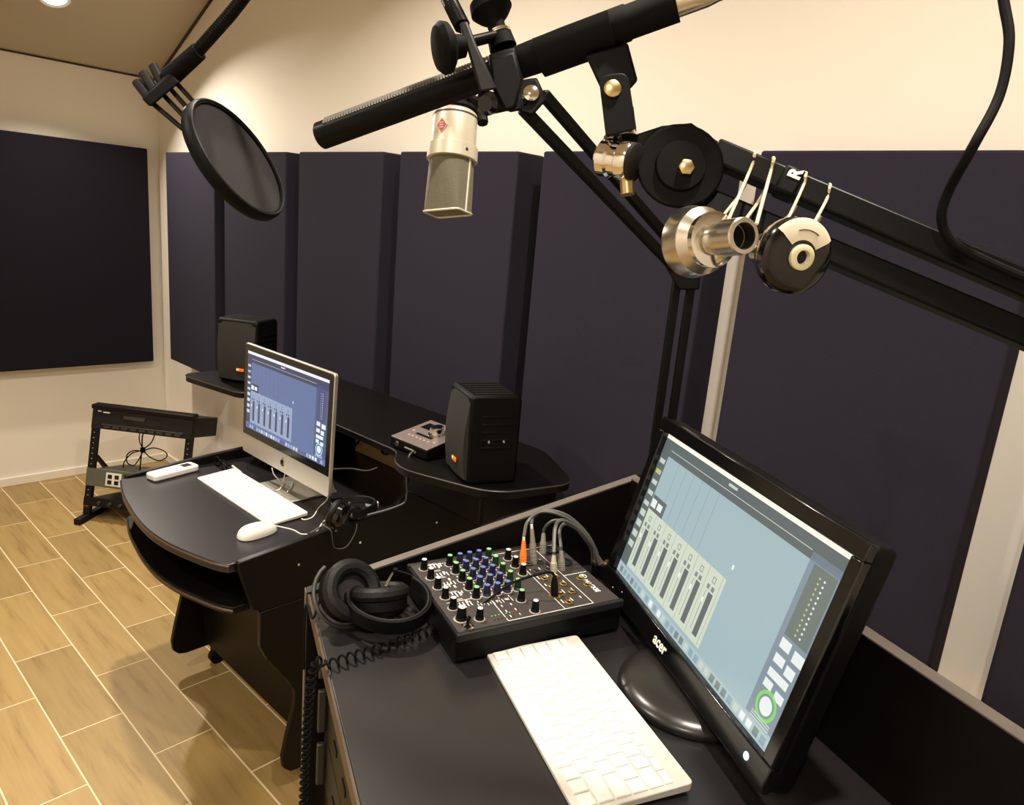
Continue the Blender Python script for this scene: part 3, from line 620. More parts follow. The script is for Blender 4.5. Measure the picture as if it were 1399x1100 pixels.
# ================================================================= rack stand on the floor
rk_yaw = math.atan2(0.301, 0.402)
ru = Vector((math.cos(rk_yaw), math.sin(rk_yaw), 0)); rv = Vector((-math.sin(rk_yaw), math.cos(rk_yaw), 0)); ro = Vector((-3.762, 1.085, 0))
rk = thing('rack_stand', 'black tilted rack stand on the floor by the left wall', 'rack stand', tuple(ro), rk_yaw)
RW = 0.49; HT = 0.565; TH = math.radians(13)
def RK(a, b, c): return ro + ru * a + rv * (b * math.cos(TH) + c * math.sin(TH)) + Vector((0, 0, c * math.cos(TH) - b * math.sin(TH)))       # a across, b back, c up along the lean
for a in (0.0, RW):
    up = MB().bar(RK(a, 0, 0.03), RK(a, 0, HT), 0.036, 0.02, tuple(rv)).build('upright', 'rack_metal', rk, bev=0.002)
    for i in range(16):
        MB().lathe(RK(a, -0.0105, 0.10 + i * 0.026), -rv, [(0, 0.0035), (0.0006, 0.003)], 8).build('mounting_hole', 'grey_print', up)
    MB().bar(ro + ru * a - rv * 0.07 + Vector((0, 0, 0.016)), ro + ru * a + rv * 0.36 + Vector((0, 0, 0.016)), 0.034, 0.030).build('foot', 'rack_metal', rk, bev=0.004)
    MB().bar(RK(a, 0.02, 0.32), ro + ru * a + rv * 0.32 + Vector((0, 0, 0.03)), 0.022, 0.014).build('brace', 'rack_metal', rk)
MB().bar(RK(-0.02, 0.0, HT + 0.006), RK(RW + 0.02, 0.0, HT + 0.006), 0.05, 0.022).build('top_rail', 'rack_metal', rk, bev=0.004)
MB().bar(ro + ru * 0 + rv * 0.33 + Vector((0, 0, 0.016)), ro + ru * RW + rv * 0.33 + Vector((0, 0, 0.016)), 0.03, 0.024).build('rear_bar', 'rack_metal', rk)
MB().box(RK(0.0, -0.012, 0.075), (0.02, 0.004, 0.012), Matrix.Rotation(rk_yaw, 3, 'Z')).build('maker_plate', 'red_badge', rk)
def unit(name, label, cat, c0, c1, depth, face, over=0.0):
    t = thing(name, label, cat, tuple(RK(RW / 2, 0, c0)), rk_yaw)
    q = lambda a, b, c: RK(a, b, c)
    MB().hexa([q(0.022, -0.012, c0), q(RW - 0.022, -0.012, c0), q(RW - 0.022, depth, c0), q(0.022, depth, c0)], [q(0.022, -0.012, c1), q(RW - 0.022, -0.012, c1), q(RW - 0.022, depth, c1), q(0.022, depth, c1)]).build('chassis', face, t, bev=0.002)
    MB().hexa([q(-0.016, -0.016, c0), q(RW + 0.016, -0.016, c0), q(RW + 0.016, -0.0125, c0), q(-0.016, -0.0125, c0)], [q(-0.016, -0.016, c1), q(RW + 0.016, -0.016, c1), q(RW + 0.016, -0.0125, c1), q(-0.016, -0.0125, c1)]).build('faceplate', face, t, bev=0.001)
    return t
def patch(t, name, m, a0, a1, c0, c1, pr=0.003):
    q = lambda a, b, c: RK(a, b, c)
    return MB().hexa([q(a0, -0.0162 - pr, c0), q(a1, -0.0162 - pr, c0), q(a1, -0.016, c0), q(a0, -0.016, c0)], [q(a0, -0.0162 - pr, c1), q(a1, -0.0162 - pr, c1), q(a1, -0.016, c1), q(a0, -0.016, c1)]).build(name, m, t, bev=0.0006)
u1 = unit('media_player', 'black rack mounted disc player at the top of the rack stand', 'disc player', 0.460, 0.557, 0.30, 'dark_grey')
patch(u1, 'disc_tray', 'grey_metal', 0.15, 0.26, 0.520, 0.537); patch(u1, 'display', 'black_gloss', 0.20, 0.34, 0.500, 0.531, 0.001)
patch(u1, 'button_row', 'grey_metal', 0.04, 0.46, 0.480, 0.487)
for i in range(9): patch(u1, 'button', 'grey_metal', 0.05 + i * 0.046, 0.082 + i * 0.046, 0.468, 0.477)
patch(u1, 'lettering', 'white_print', 0.04, 0.075, 0.540, 0.546, 0.0004); patch(u1, 'lettering', 'white_print', 0.012, 0.03, 0.544, 0.549, 0.0004)
u2 = unit('power_strip', 'olive grey rack power unit with white socket plate in the rack stand', 'power unit', 0.175, 0.262, 0.22, 'olive_metal')
sp = patch(u2, 'socket_plate', 'white_plastic', 0.09, 0.17, 0.185, 0.250)
for i in range(2):
    for j in range(2): patch(u2, 'socket', 'dark_grey', 0.10 + i * 0.036, 0.122 + i * 0.036, 0.193 + j * 0.028, 0.213 + j * 0.028, 0.0045)
u3 = unit('rack_preamp', 'black rack unit with small knobs at the bottom of the rack stand', 'amplifier', 0.075, 0.118, 0.20, 'rack_metal')
for i in range(7):
    MB().lathe(RK(0.07 + i * 0.055, -0.016, 0.096), -rv, [(0, 0.009), (0.012, 0.008)], 12).build('knob', 'grey_metal', u3)
cab = RK(0.20, 0.10, 0.40)
def CB(a, c): return RK(a, 0.08, c)
cable('player_cable', [CB(0.20, 0.46), CB(0.195, 0.43), CB(0.20, 0.38), CB(0.20, 0.34), CB(0.20, 0.264)], 0.0035, 'black_rubber', 'thick straight black cable hanging from the disc player', n=8)
for i, (pts, lb) in enumerate((([(0.205, 0.37), (0.18, 0.42), (0.185, 0.47), (0.215, 0.495)], 'left short loop of black cable above the knot under the disc player'),
    ([(0.205, 0.37), (0.245, 0.41), (0.26, 0.46), (0.255, 0.495)], 'right short loop of black cable above the knot under the disc player'),
    ([(0.21, 0.365), (0.26, 0.385), (0.32, 0.375), (0.335, 0.35), (0.30, 0.325), (0.25, 0.335), (0.21, 0.362)], 'wide right loop of the black cable knot in the rack stand'),
    ([(0.205, 0.36), (0.16, 0.36), (0.125, 0.335), (0.13, 0.295), (0.165, 0.285), (0.19, 0.32), (0.205, 0.36)], 'lower left loop of the black cable knot in the rack stand'),
    ([(0.20, 0.365), (0.15, 0.345), (0.115, 0.30), (0.11, 0.266)], 'black cable tail falling onto the power unit in the rack stand'))):
    cable('looped_cable', [CB(*p) for p in pts], 0.003, 'black_rubber', lb, group='black cables knotted in the rack stand', n=8)
o = MB().box(CB(0.205, 0.368), (0.022, 0.02, 0.026)).build('cable_tie', 'black_rubber', bev=0.003); tag(o, 'black tie holding the cable knot in the rack stand', 'cable tie')

# ================================================================= near desk (rack console)
NO = Vector((-0.872, 0.539, 0)); NY = math.radians(-25)
nu = Vector((math.cos(NY), math.sin(NY), 0)); nv = Vector((-math.sin(NY), math.cos(NY), 0))
def N(u, v, z): return NO + nu * u + nv * v + Vector((0, 0, z))
nd = thing('rack_desk', 'black rack console desk with raised back and sides carrying the large monitor', 'desk', tuple(NO), NY)
NW, NDp, TS = 0.86, 0.548, 0.018
prof_s = [(0.0, 0.075), (NDp, 0.075), (NDp, 1.20), (0.03, 1.058), (0.0, 1.050)]
for u0 in (0.0, NW - TS):
    sp_ = MB().prism(prof_s, lambda p, kk: N(u0 + kk, p[0], p[1]), TS).build('side_panel', 'laminate', nd, bev=0.001)
    MB().hexa([N(u0 + 0.0008, 0.028, 1.0575), N(u0 + TS - 0.0008, 0.028, 1.0575), N(u0 + TS - 0.0008, NDp - 0.001, 1.2), N(u0 + 0.0008, NDp - 0.001, 1.2)], [N(u0 + 0.0008, 0.028, 1.0592), N(u0 + TS - 0.0008, 0.028, 1.0592), N(u0 + TS - 0.0008, NDp - 0.001, 1.2017), N(u0 + 0.0008, NDp - 0.001, 1.2017)]).build('edge_band', 'laminate_edge', sp_)
    MB().hexa([N(u0 + 0.0008, -0.0015, 0.08), N(u0 + TS - 0.0008, -0.0015, 0.08), N(u0 + TS - 0.0008, 0, 0.08), N(u0 + 0.0008, 0, 0.08)], [N(u0 + 0.0008, -0.0015, 1.05), N(u0 + TS - 0.0008, -0.0015, 1.05), N(u0 + TS - 0.0008, 0, 1.05), N(u0 + 0.0008, 0, 1.05)]).build('front_edge_band', 'laminate_edge', sp_)
bp = MB().hexa([N(TS, NDp - TS, 0.5), N(NW - TS, NDp - TS, 0.5), N(NW - TS, NDp, 0.5), N(TS, NDp, 0.5)], [N(TS, NDp - TS, 1.20), N(NW - TS, NDp - TS, 1.20), N(NW - TS, NDp, 1.20), N(TS, NDp, 1.20)]).build('back_panel', 'laminate', nd)
MB().hexa([N(TS, NDp - TS, 1.2), N(NW - TS, NDp - TS, 1.2), N(NW - TS, NDp, 1.2), N(TS, NDp, 1.2)], [N(TS, NDp - TS, 1.2017), N(NW - TS, NDp - TS, 1.2017), N(NW - TS, NDp, 1.2017), N(TS, NDp, 1.2017)]).build('edge_band', 'laminate_edge', bp)
dt = MB().hexa([N(TS, 0.004, 1.024), N(NW - TS, 0.004, 1.024), N(NW - TS, NDp - TS, 1.024), N(TS, NDp - TS, 1.024)], [N(TS, 0.004, ZN), N(NW - TS, 0.004, ZN), N(NW - TS, NDp - TS, ZN), N(TS, NDp - TS, ZN)]).build('desktop', 'laminate_top', nd, bev=0.0015)
MB().hexa([N(TS, 0.001, 1.026), N(NW - TS, 0.001, 1.026), N(NW - TS, 0.004, 1.026), N(TS, 0.004, 1.026)], [N(TS, 0.001, ZN), N(NW - TS, 0.001, ZN), N(NW - TS, 0.004, ZN), N(TS, 0.004, ZN)]).build('edge_band', 'edge_brown', dt)
for u0, u1 in ((TS, TS + 0.018), (NW - TS - 0.018, NW - TS)):
    MB().hexa([N(u0, 0.035, 0.2), N(u1, 0.035, 0.2), N(u1, 0.038, 0.2), N(u0, 0.038, 0.2)], [N(u0, 0.035, 1.02), N(u1, 0.035, 1.02), N(u1, 0.038, 1.02), N(u0, 0.038, 1.02)]).build('rack_rail', 'brushed', nd)
MB().hexa([N(TS, 0.03, 0.09), N(NW - TS, 0.03, 0.09), N(NW - TS, 0.5, 0.09), N(TS, 0.5, 0.09)], [N(TS, 0.03, 0.11), N(NW - TS, 0.03, 0.11), N(NW - TS, 0.5, 0.11), N(TS, 0.5, 0.11)]).build('bottom_board', 'laminate', nd)
for u in (0.04, NW - 0.04):
    for v in (0.06, NDp - 0.06):
        c = MB().cyl(N(u - 0.012, v, 0.030), N(u + 0.012, v, 0.030), 0.0295).build('castor', 'black_plastic', nd)
        MB().cyl(N(u, v, 0.05), N(u, v, 0.09), 0.012).build('castor_stem', 'grey_metal', c)
def nunit(name, label, z0, z1, face):
    t = thing(name, label, 'rack unit', tuple(N(NW / 2, 0.04, z0)), NY, 'rack units inside the near desk')
    MB().hexa([N(0.06, 0.0345, z0), N(NW - 0.06, 0.0345, z0), N(NW - 0.06, 0.33, z0), N(0.06, 0.33, z0)], [N(0.06, 0.0345, z1), N(NW - 0.06, 0.0345, z1), N(NW - 0.06, 0.33, z1), N(0.06, 0.33, z1)]).build('chassis', 'rack_metal', t)
    MB().hexa([N(0.024, 0.030, z0), N(NW - 0.024, 0.030, z0), N(NW - 0.024, 0.0344, z0), N(0.024, 0.0344, z0)], [N(0.024, 0.030, z1), N(NW - 0.024, 0.030, z1), N(NW - 0.024, 0.0344, z1), N(0.024, 0.0344, z1)]).build('faceplate', face, t, bev=0.001)
    for s in (0.045, NW - 0.045): MB().bar(N(s, 0.022, z0 + 0.008), N(s, 0.022, z1 - 0.008), 0.008, 0.012, tuple(nv)).build('handle', 'grey_metal', t, bev=0.002)
    for i in range(6): MB().bar(N(0.12 + i * 0.075, 0.0295, (z0 + z1) / 2), N(0.145 + i * 0.075, 0.0295, (z0 + z1) / 2), 0.002, 0.010).build('button', 'black_plastic', t)
    return t
nunit('rack_processor', 'uppermost dark rack unit below the near desk top', 0.915, 1.005, 'dark_grey')
nunit('rack_amplifier', 'grey rack unit second from the top under the near desk', 0.822, 0.910, 'rack_metal')
nunit('rack_patchbay', 'dark rack unit third from the top under the near desk', 0.728, 0.817, 'dark_grey')

# ---------------------------------------------------------------- black monitor
mo = thing('monitor', 'black widescreen monitor with lit pale blue screen on the near desk', 'monitor', tuple(PZ(905, 945, ZN)))
k = 0.862
def MO(v): return CAM + (Vector(v) - CAM) * k
TLp, TRp, BRp, BLp = [MO(v) for v in ((-0.615, 1.079, 1.278), (-0.214, 0.823, 1.278), (-0.249, 0.768, 1.023), (-0.650, 1.025, 1.023))]
ex = (BRp - BLp).normalized(); ey = (TLp - BLp); ey = (ey - ex * ey.dot(ex)).normalized(); nb = -ex.cross(ey); Wd, Ht = (BRp - BLp).length, (TLp - BLp).length
bz, bt, bb = 0.0175, 0.019, 0.030
def frame(p, d): return BLp + ex * p[0] + ey * p[1] + nb * d
out = rounded([(-bz, -bb), (Wd + bz, -bb), (Wd + bz, Ht + bt), (-bz, Ht + bt)], [0.010, 0.010, 0.010, 0.010])
MB().prism(out, lambda p, kk: frame(p, 0.004 + kk), 0.026).build('back_housing', 'black_plastic', mo, bev=0.004)
def strip(a, b, c, d, nm='bezel'):
    MB().prism([a, b, c, d], lambda p, kk: frame(p, -0.006 + kk), 0.0105).build(nm, 'black_gloss', mo, bev=0.0018)
strip((-bz, Ht), (Wd + bz, Ht), (Wd + bz, Ht + bt), (-bz, Ht + bt), 'top_bezel'); strip((-bz, -bb), (Wd + bz, -bb), (Wd + bz, 0), (-bz, 0), 'bottom_bezel')
strip((-bz, 0), (0, 0), (0, Ht), (-bz, Ht), 'side_bezel'); strip((Wd, 0), (Wd + bz, 0), (Wd + bz, Ht), (Wd, Ht), 'side_bezel')
pal_a = dict(bg=((160, 184, 190), 1), bar=((250, 248, 232), 1), tool=((92, 103, 104), 1), light=((196, 208, 200), 1), yellow=((190, 200, 110), 1), white=((232, 240, 236), 1),
             line=((120, 136, 136), 1), strip=((206, 216, 196), 1), dock=((172, 194, 196), 1), dock2=((140, 168, 180), 1), side=((128, 144, 158), 1), meter=((104, 118, 112), 1), green=((130, 215, 95), 1))
ui_screen('near_screen', mo, BLp + nb * 0.0035, ex, ey, Wd, Ht, pal_a)
text_mesh('logo_text', 'acer', 0.020, 'white_print', mo, tuple(frame((Wd * 0.41, -0.021), -0.0063)), ex, ey, 0.0003, bold=0.0004)
MB().lathe(frame((Wd * 0.955, -0.014), -0.006), -nb, [(0, 0.0045), (0.0006, 0.004)], 14).build('power_light', 'led_blue', mo)
for (s, t) in ((0.13, -0.012), (0.06, -0.020)): MB().lathe(frame((Wd * s, t), -0.006), -nb, [(0, 0.001), (0.0003, 0.001)], 8).build('sensor_dot', 'white_print', mo)
bc = Vector((-0.354, 0.774, ZN))
nbh = Vector((nb.x, nb.y, 0)).normalized()
m = MB(); prof_b = [(0.0006, 0.092), (0.006, 0.094), (0.011, 0.091), (0.017, 0.080), (0.021, 0.050), (0.022, 0.02)]
m.lathe(bc, (0, 0, 1), prof_b, 48); bs = m.build('base', 'base_dark', mo, ang=60)
mid = frame((Wd * 0.5, 0.03), 0.03)
MB().hexa([bc + ex * sx * 0.034 + nbh * sy + Vector((0, 0, 0.02)) for sx, sy in ((-1, 0.0), (1, 0.0), (1, 0.04), (-1, 0.04))], [mid + ex * sx * 0.03 + nbh * sy + Vector((0, 0, 0.02)) for sx, sy in ((-1, -0.01), (1, -0.01), (1, 0.03), (-1, 0.03))]).build('neck', 'black_gloss', mo, bev=0.006)

# ---------------------------------------------------------------- near keyboard
k1, k2, k3 = PZ(670, 905, ZN), PZ(780, 873, ZN), PZ(934, 1073, ZN)
kx = (k3 - k2); L = kx.length; kyaw = math.atan2(kx.y, kx.x); kc_ = (k1 + k3) / 2
keyboard('compact white wireless keyboard on the near desk in front of the monitor', None, (kc_.x, kc_.y, ZN), kyaw, L, 0.131, True)

# ---------------------------------------------------------------- mixer
ML, MD = 0.199, 0.253
mx_yaw = math.radians(-20.5); mo_ = Vector((-0.636, 0.734, ZN))
mxu = Vector((math.cos(mx_yaw), math.sin(mx_yaw), 0)); mxv = Vector((-math.sin(mx_yaw), math.cos(mx_yaw), 0))
ZT0, ZT1 = 0.043, 0.051                                             # top height at the user edge and at the far edge
def MX(a, b, h=0.0): return mo_ + mxu * (a - 0.5) * ML + mxv * (b - 0.5) * MD + Vector((0, 0, ZT0 + (ZT1 - ZT0) * b + h))
mx = thing('audio_mixer', 'compact black audio mixer with blue and white knobs on the near desk', 'mixer', tuple(mo_), mx_yaw)
def MXb(a, b, z): return mo_ + mxu * (a - 0.5) * ML + mxv * (b - 0.5) * MD + Vector((0, 0, z))
MB().hexa([MXb(0, 0, 0.004), MXb(1, 0, 0.004), MXb(1, 1, 0.004), MXb(0, 1, 0.004)], [MX(0, 0), MX(1, 0), MX(1, 1), MX(0, 1)]).build('chassis', 'black_plastic', mx, bev=0.003)
MB().hexa([MX(0.02, 0.015), MX(0.98, 0.015), MX(0.98, 0.985), MX(0.02, 0.985)], [MX(0.02, 0.015, 0.0012), MX(0.98, 0.015, 0.0012), MX(0.98, 0.985, 0.0012), MX(0.02, 0.985, 0.0012)]).build('top_panel', 'mixer_face', mx)
for a in (0.0, 1.0): MB().bar(MX(a, 0.0, -0.004), MX(a, 1.0, -0.004), 0.007, 0.012).build('side_rail', 'dark_grey', mx, bev=0.002)
for a in (0.1, 0.9):
    for b in (0.1, 0.9): MB().cyl(MXb(a, b, 0.0004), MXb(a, b, 0.0045), 0.009, None, 12).build('foot', 'black_rubber', mx)
def mline(a0, b0, a1, b1, wd=0.0009, m='white_print'):
    MB().bar(MX(a0, b0, 0.0013), MX(a1, b1, 0.0013), wd, 0.0003).build('printed_line', m, mx, smooth=False)
for (q) in ((0.06, 0.50, 0.62, 0.50), (0.62, 0.06, 0.62, 0.50), (0.06, 0.64, 0.97, 0.64), (0.06, 0.82, 0.97, 0.82), (0.97, 0.30, 0.97, 0.82), (0.62, 0.30, 0.97, 0.30), (0.55, 0.82, 0.55, 0.975), (0.06, 0.11, 0.06, 0.97)): mline(*q)
for i in range(6): mline(0.05 + i * 0.11, 0.115, 0.05 + i * 0.11, 0.16, 0.0035, 'grey_print'); mline(0.075 + i * 0.11, 0.17, 0.11 + i * 0.11, 0.17, 0.003, 'white_print')
m = MB(); rp = random.Random(11)
for i in range(5):
    a = 0.10 + i * 0.148
    for b in (0.125, 0.145, 0.165, 0.185): m.bar(MX(a - 0.05, b, 0.0013), MX(a - 0.05 + rp.uniform(0.03, 0.08), b, 0.0013), 0.0016, 0.0003)
for i in range(5):
    for j in range(5):
        a = 0.10 + i * 0.128 + 0.055; b = 0.235 + j * 0.062
        m.bar(MX(a, b - 0.01, 0.0013), MX(a + 0.02, b - 0.01, 0.0013), 0.0012, 0.0003)
for i in range(7):
    for j in range(3): m.bar(MX(0.13 + i * 0.12, 0.665 + j * 0.06, 0.0013), MX(0.13 + i * 0.12 + rp.uniform(0.02, 0.05), 0.665 + j * 0.06, 0.0013), 0.0014, 0.0003)
for i in range(8): m.bar(MX(0.70 + (i % 4) * 0.07, 0.33 + (i // 4) * 0.055, 0.0013), MX(0.725 + (i % 4) * 0.07, 0.33 + (i // 4) * 0.055, 0.0013), 0.0014, 0.0003)
for i in range(12): m.bar(MX(0.70, 0.215 + i * 0.018, 0.0013), MX(0.70 + rp.uniform(0.02, 0.05), 0.215 + i * 0.018, 0.0013), 0.0010, 0.0003)
m.build('panel_print', 'white_print', mx, smooth=False)['kind'] = 'stuff'
def inv_mx(x, y, h=0.004):
    p = PZ(x, y, ZN + 0.066 + h); d = p - mo_; return d.dot(mxu) / ML + 0.5, d.dot(mxv) / MD + 0.5
def knob(a, b, body, cap, r=0.0052, h=0.016):
    p = MX(a, b, 0.001)
    kn = MB().lathe(p, (0, 0, 1), [(0, r * 1.15), (0.003, r * 1.12), (0.0035, r), (h - 0.001, r * 0.85), (h, r * 0.8)], 14).build('knob', body, mx)
    MB().lathe(p + Vector((0, 0, h)), (0, 0, 1), [(0, r * 0.72), (0.0006, r * 0.68)], 12).build('knob_cap', cap, kn)
    MB().lathe(p + Vector((0, 0, 0.0002)), (0, 0, 1), [(0, r * 1.55), (0.0003, r * 1.5)], 14).build('dial_print', 'grey_print', kn)
for i in range(5): knob(0.10 + i * 0.148, 0.075, 'black_plastic', 'cap_white')
knob(0.84, 0.075, 'black_plastic', 'cap_white', 0.0068, 0.018); knob(0.88, 0.165, 'black_plastic', 'cap_white')
for i in range(5):
    a = 0.10 + i * 0.128
    knob(a, 0.235, 'black_plastic', 'cap_green')
    for j in range(3): knob(a, 0.300 + j * 0.062, 'knob_blue', 'cap_blue')
    knob(a, 0.490, 'knob_green', 'cap_green')
for i in range(3): knob(0.16 + i * 0.13, 0.600, 'black_plastic', 'cap_white')
knob(0.76, 0.455, 'black_plastic', 'cap_green'); knob(0.92, 0.475, 'black_plastic', 'cap_white')
for i in range(9):
    MB().box(MX(0.93 - (i % 1) * 0.05, 0.235 + i * 0.021, 0.0016), (0.0016, 0.0016, 0.0008)).build('level_led', 'knob_green' if i < 6 else 'gold_dull', mx)
    MB().box(MX(0.88, 0.235 + i * 0.021, 0.0016), (0.0016, 0.0016, 0.0008)).build('level_led', 'cap_green' if i < 6 else 'red_badge', mx)
def jack(a, b, m='gold_dull', r=0.0062):
    p = MX(a, b, 0.001); j = MB().lathe(p, (0, 0, 1), [(0, r), (0.0025, r), (0.003, r * 0.75), (0.0015, r * 0.6)], 14).build('jack', m, mx)
    MB().lathe(p + Vector((0, 0, 0.0016)), (0, 0, 1), [(0, r * 0.55), (0.0004, r * 0.5)], 12).build('jack_hole', 'black_rubber', j)
for (a, b) in ((0.55, 0.69), (0.67, 0.69), (0.79, 0.69), (0.91, 0.69), (0.55, 0.765), (0.67, 0.765), (0.79, 0.765), (0.43, 0.69), (0.43, 0.765), (0.30, 0.69), (0.30, 0.765), (0.18, 0.69), (0.18, 0.765), (0.64, 0.89), (0.74, 0.89)): jack(a, b, 'gold_dull' if a > 0.5 else 'grey_metal')
jack(0.95, 0.075, 'chrome', 0.0085)
for i, a in enumerate((0.15, 0.37)):
    MB().lathe(MX(a, 0.905, 0.001), (0, 0, 1), [(0, 0.0125), (0.003, 0.0125), (0.0032, 0.010), (0.0012, 0.0095)], 22).build('microphone_socket', 'dark_grey', mx)
text_mesh('logo_text', 'MACKIE', 0.0105, 'white_print', mx, tuple(MX(0.66, 0.90, 0.0016)), mxu, mxv, 0.0002, bold=0.0003)
MB().tube([MX(0.61, 0.925, 0.0016) + (mxu * math.cos(t) + mxv * math.sin(t)) * 0.0052 for t in [2 * PI * i / 18 for i in range(18)]], 0.0007, 6, closed=True).build('logo_ring', 'white_print', mx)
text_mesh('logo_initial', 'm', 0.008, 'white_print', mx, tuple(MX(0.585, 0.918, 0.0016)), mxu, mxv, 0.0002)

# plugs and cables in the mixer
def plug(name, label, base, top, m1, m2, r=0.0052, ring=True):
    base = Vector(base); top = Vector(top); t = thing(name, label, 'plug', tuple(base)); ax = top - base; Ln = ax.length
    MB().lathe(base, ax, [(0, r), (Ln * 0.55, r), (Ln * 0.6, r * 0.8), (Ln * 0.97, r * 0.55), (Ln, r * 0.45)], 16).build('sleeve', m1, t)
    for i in range(4): MB().lathe(base + ax * (0.10 + i * 0.11), ax, [(0, r * 1.01), (0.0008, r * 1.08), (0.0016, r * 1.01)], 16, caps=False).build('grip_ring', m1, t)
    MB().cyl(base + ax * 0.985, base + ax * 1.12, r * 0.42, None, 10).build('strain_relief', m2, t)
    return top
def at_mx(x, y, h): return PZ(x, y, ZN + h)
pl_spots = [(715, 776, 'orange_plug', 'white_cable', 716, 738, 'bright orange audio plug standing in the mixer'), (730, 770, 'grey_plug', 'white_cable', 727, 722, 'pale grey audio plug next to the orange plug in the mixer'),
            (742, 757, 'grey_plug', 'grey_cable', 743, 728, 'grey audio plug at the far edge of the mixer'), (757, 782, 'nickel', 'grey_cable', 757, 758, 'silver audio plug in the middle of the mixer jacks'),
            (768, 780, 'grey_plug', 'grey_cable', 767, 752, 'grey audio plug right of the silver plug in the mixer')]
tops = []
for (x, y, m1, m2, xt, yt, lb) in pl_spots:
    b = at_mx(x, y, 0.049); dep = (b - CAM).dot(FWD)
    tp = P(xt, yt, dep - 0.004); plug('audio_plug', lb, b, tp, m1, m2); tops.append(tp + (tp - b) * 0.12)
exit_ = [P(820, 772, 1.155), P(814, 775, 1.16), P(824, 770, 1.16), P(818, 766, 1.165), P(810, 770, 1.17)]
arcs = [[(722, 712, 1.13), (742, 699, 1.135), (775, 708, 1.14), (806, 735, 1.15)], [(730, 706, 1.14), (746, 697, 1.145), (778, 706, 1.15), (808, 738, 1.155)],
        [(749, 716, 1.15), (762, 711, 1.15), (785, 720, 1.155), (806, 745, 1.16)], [(759, 722, 1.12), (768, 711, 1.125), (790, 722, 1.14), (812, 748, 1.155)], [(765, 725, 1.13), (774, 716, 1.135), (795, 728, 1.145), (808, 750, 1.16)]]
lbs = ['cable arching from the orange plug to the mixer end', 'pale cable arching highest above the mixer', 'grey cable from the far plug bending over the mixer', 'thick grey cable rising from the silver plug', 'grey cable right of the thick cable at the mixer']
for i in range(5):
    p = [tops[i]] + [P(*q) for q in arcs[i]] + [exit_[i]]
    cable('audio_cable', p, 0.0026 if i != 3 else 0.0032, 'grey_cable', lbs[i], group='cables over the mixer', n=8)
bx_ = thing('plug_cluster', 'gold and black plug pair at the far end of the mixer', 'plug', tuple(P(820, 790, 1.16)))
for (x, y) in ((812, 784), (822, 786), (829, 784)):
    b = P(x, y + 4, 1.165); MB().cyl(b, b + Vector((0, 0, 0.022)), 0.0058, None, 14).build('plug_body', 'black_plastic', bx_); MB().cyl(b + Vector((0, 0, 0.022)), b + Vector((0, 0, 0.027)), 0.0062, None, 14).build('plug_collar', 'brass', bx_)
b = at_mx(758, 815, 0.048); dep = (b - CAM).dot(FWD)
tp = P(758, 788, dep - 0.003)
pb = thing('black_plug', 'black plug on a thin wire standing in the gold mixer jack', 'plug', tuple(b))
MB().lathe(b, (0, 0, 1), [(0, 0.0085), (0.002, 0.0085), (0.0022, 0.005)], 14).build('gold_ring', 'brass', pb)
MB().lathe(b, tp - b, [(0.002, 0.0055), (0.018, 0.0052), ((tp - b).length, 0.003)], 14).build('sleeve', 'black_plastic', pb)
jp = MX(0.95, 0.075, 0.004)
cable('patch_wire', [tp, P(753, 782, dep - 0.004), P(735, 785, dep - 0.01), P(700, 797, dep - 0.015), P(665, 822, dep - 0.03), P(646, 842, dep - 0.04), jp + Vector((0.0, 0.0, 0.012)), jp], 0.0019, 'black_rubber', 'thin black wire looping from the black plug across the mixer knobs')

# coiled headphone cord: along the desk, over the front edge and down
def coil(pts, r_coil, pitch, r_wire, m, label):
    path = spline(pts, 40); out = []; s = 0.0; last = path[0]; nrm = None
    dense = [path[0]]; acc = [0.0]
    for p in path[1:]: acc.append(acc[-1] + (p - dense[-1]).length); dense.append(p)
    tot = acc[-1]; n = int(tot / pitch * 10); j = 0
    for i in range(n + 1):
        d = tot * i / n
        while j < len(acc) - 2 and acc[j + 1] < d: j += 1
        f = (d - acc[j]) / max(1e-9, acc[j + 1] - acc[j]); p = dense[j].lerp(dense[j + 1], f); t = (dense[j + 1] - dense[j]).normalized()
        if nrm is None: nrm = t.orthogonal().normalized()
        nrm = (nrm - t * nrm.dot(t)).normalized(); b = t.cross(nrm); a = 2 * PI * d / pitch
        out.append(p + (nrm * math.cos(a) + b * math.sin(a)) * r_coil)
    o = MB().tube(out, r_wire, 5).build('coiled_cord', m); return tag(o, label, 'cord')
zc_ = ZN + 0.0085
cpts = [PZ(612, 851, zc_), PZ(575, 866, zc_), PZ(530, 882, zc_), PZ(490, 894, zc_), PZ(458, 905, zc_), PZ(444, 909, zc_)]
cpts2 = cpts + [N(0.235, -0.014, ZN - 0.005), N(0.222, -0.016, ZN - 0.06), N(0.21, -0.016, 0.90), N(0.20, -0.016, 0.75), N(0.19, -0.015, 0.55), N(0.19, -0.016, 0.35)]
pe = PZ(444, 909, zc_); du = (pe - NO).dot(nu)
cpts2 = cpts + [N(du - 0.012, -0.008, ZN + 0.006), N(du - 0.02, -0.014, ZN - 0.03), N(du - 0.03, -0.016, 0.95), N(du - 0.045, -0.016, 0.85), N(du - 0.055, -0.016, 0.70), N(du - 0.06, -0.016, 0.5), N(du - 0.06, -0.016, 0.30)]
coil(cpts2, 0.0054, 0.0118, 0.0017, 'black_rubber', 'black coiled headphone cord trailing over the near desk front edge')
cable('headphone_wire', [PZ(450, 800, ZN + 0.03), PZ(438, 818, ZN + 0.02), PZ(428, 845, ZN + 0.004), N(0.05, -0.004, ZN + 0.002), N(0.055, -0.007, ZN - 0.03), N(0.07, -0.008, ZN - 0.09)], 0.0018, 'black_rubber', 'thin black wire from the near headphones over the front corner')

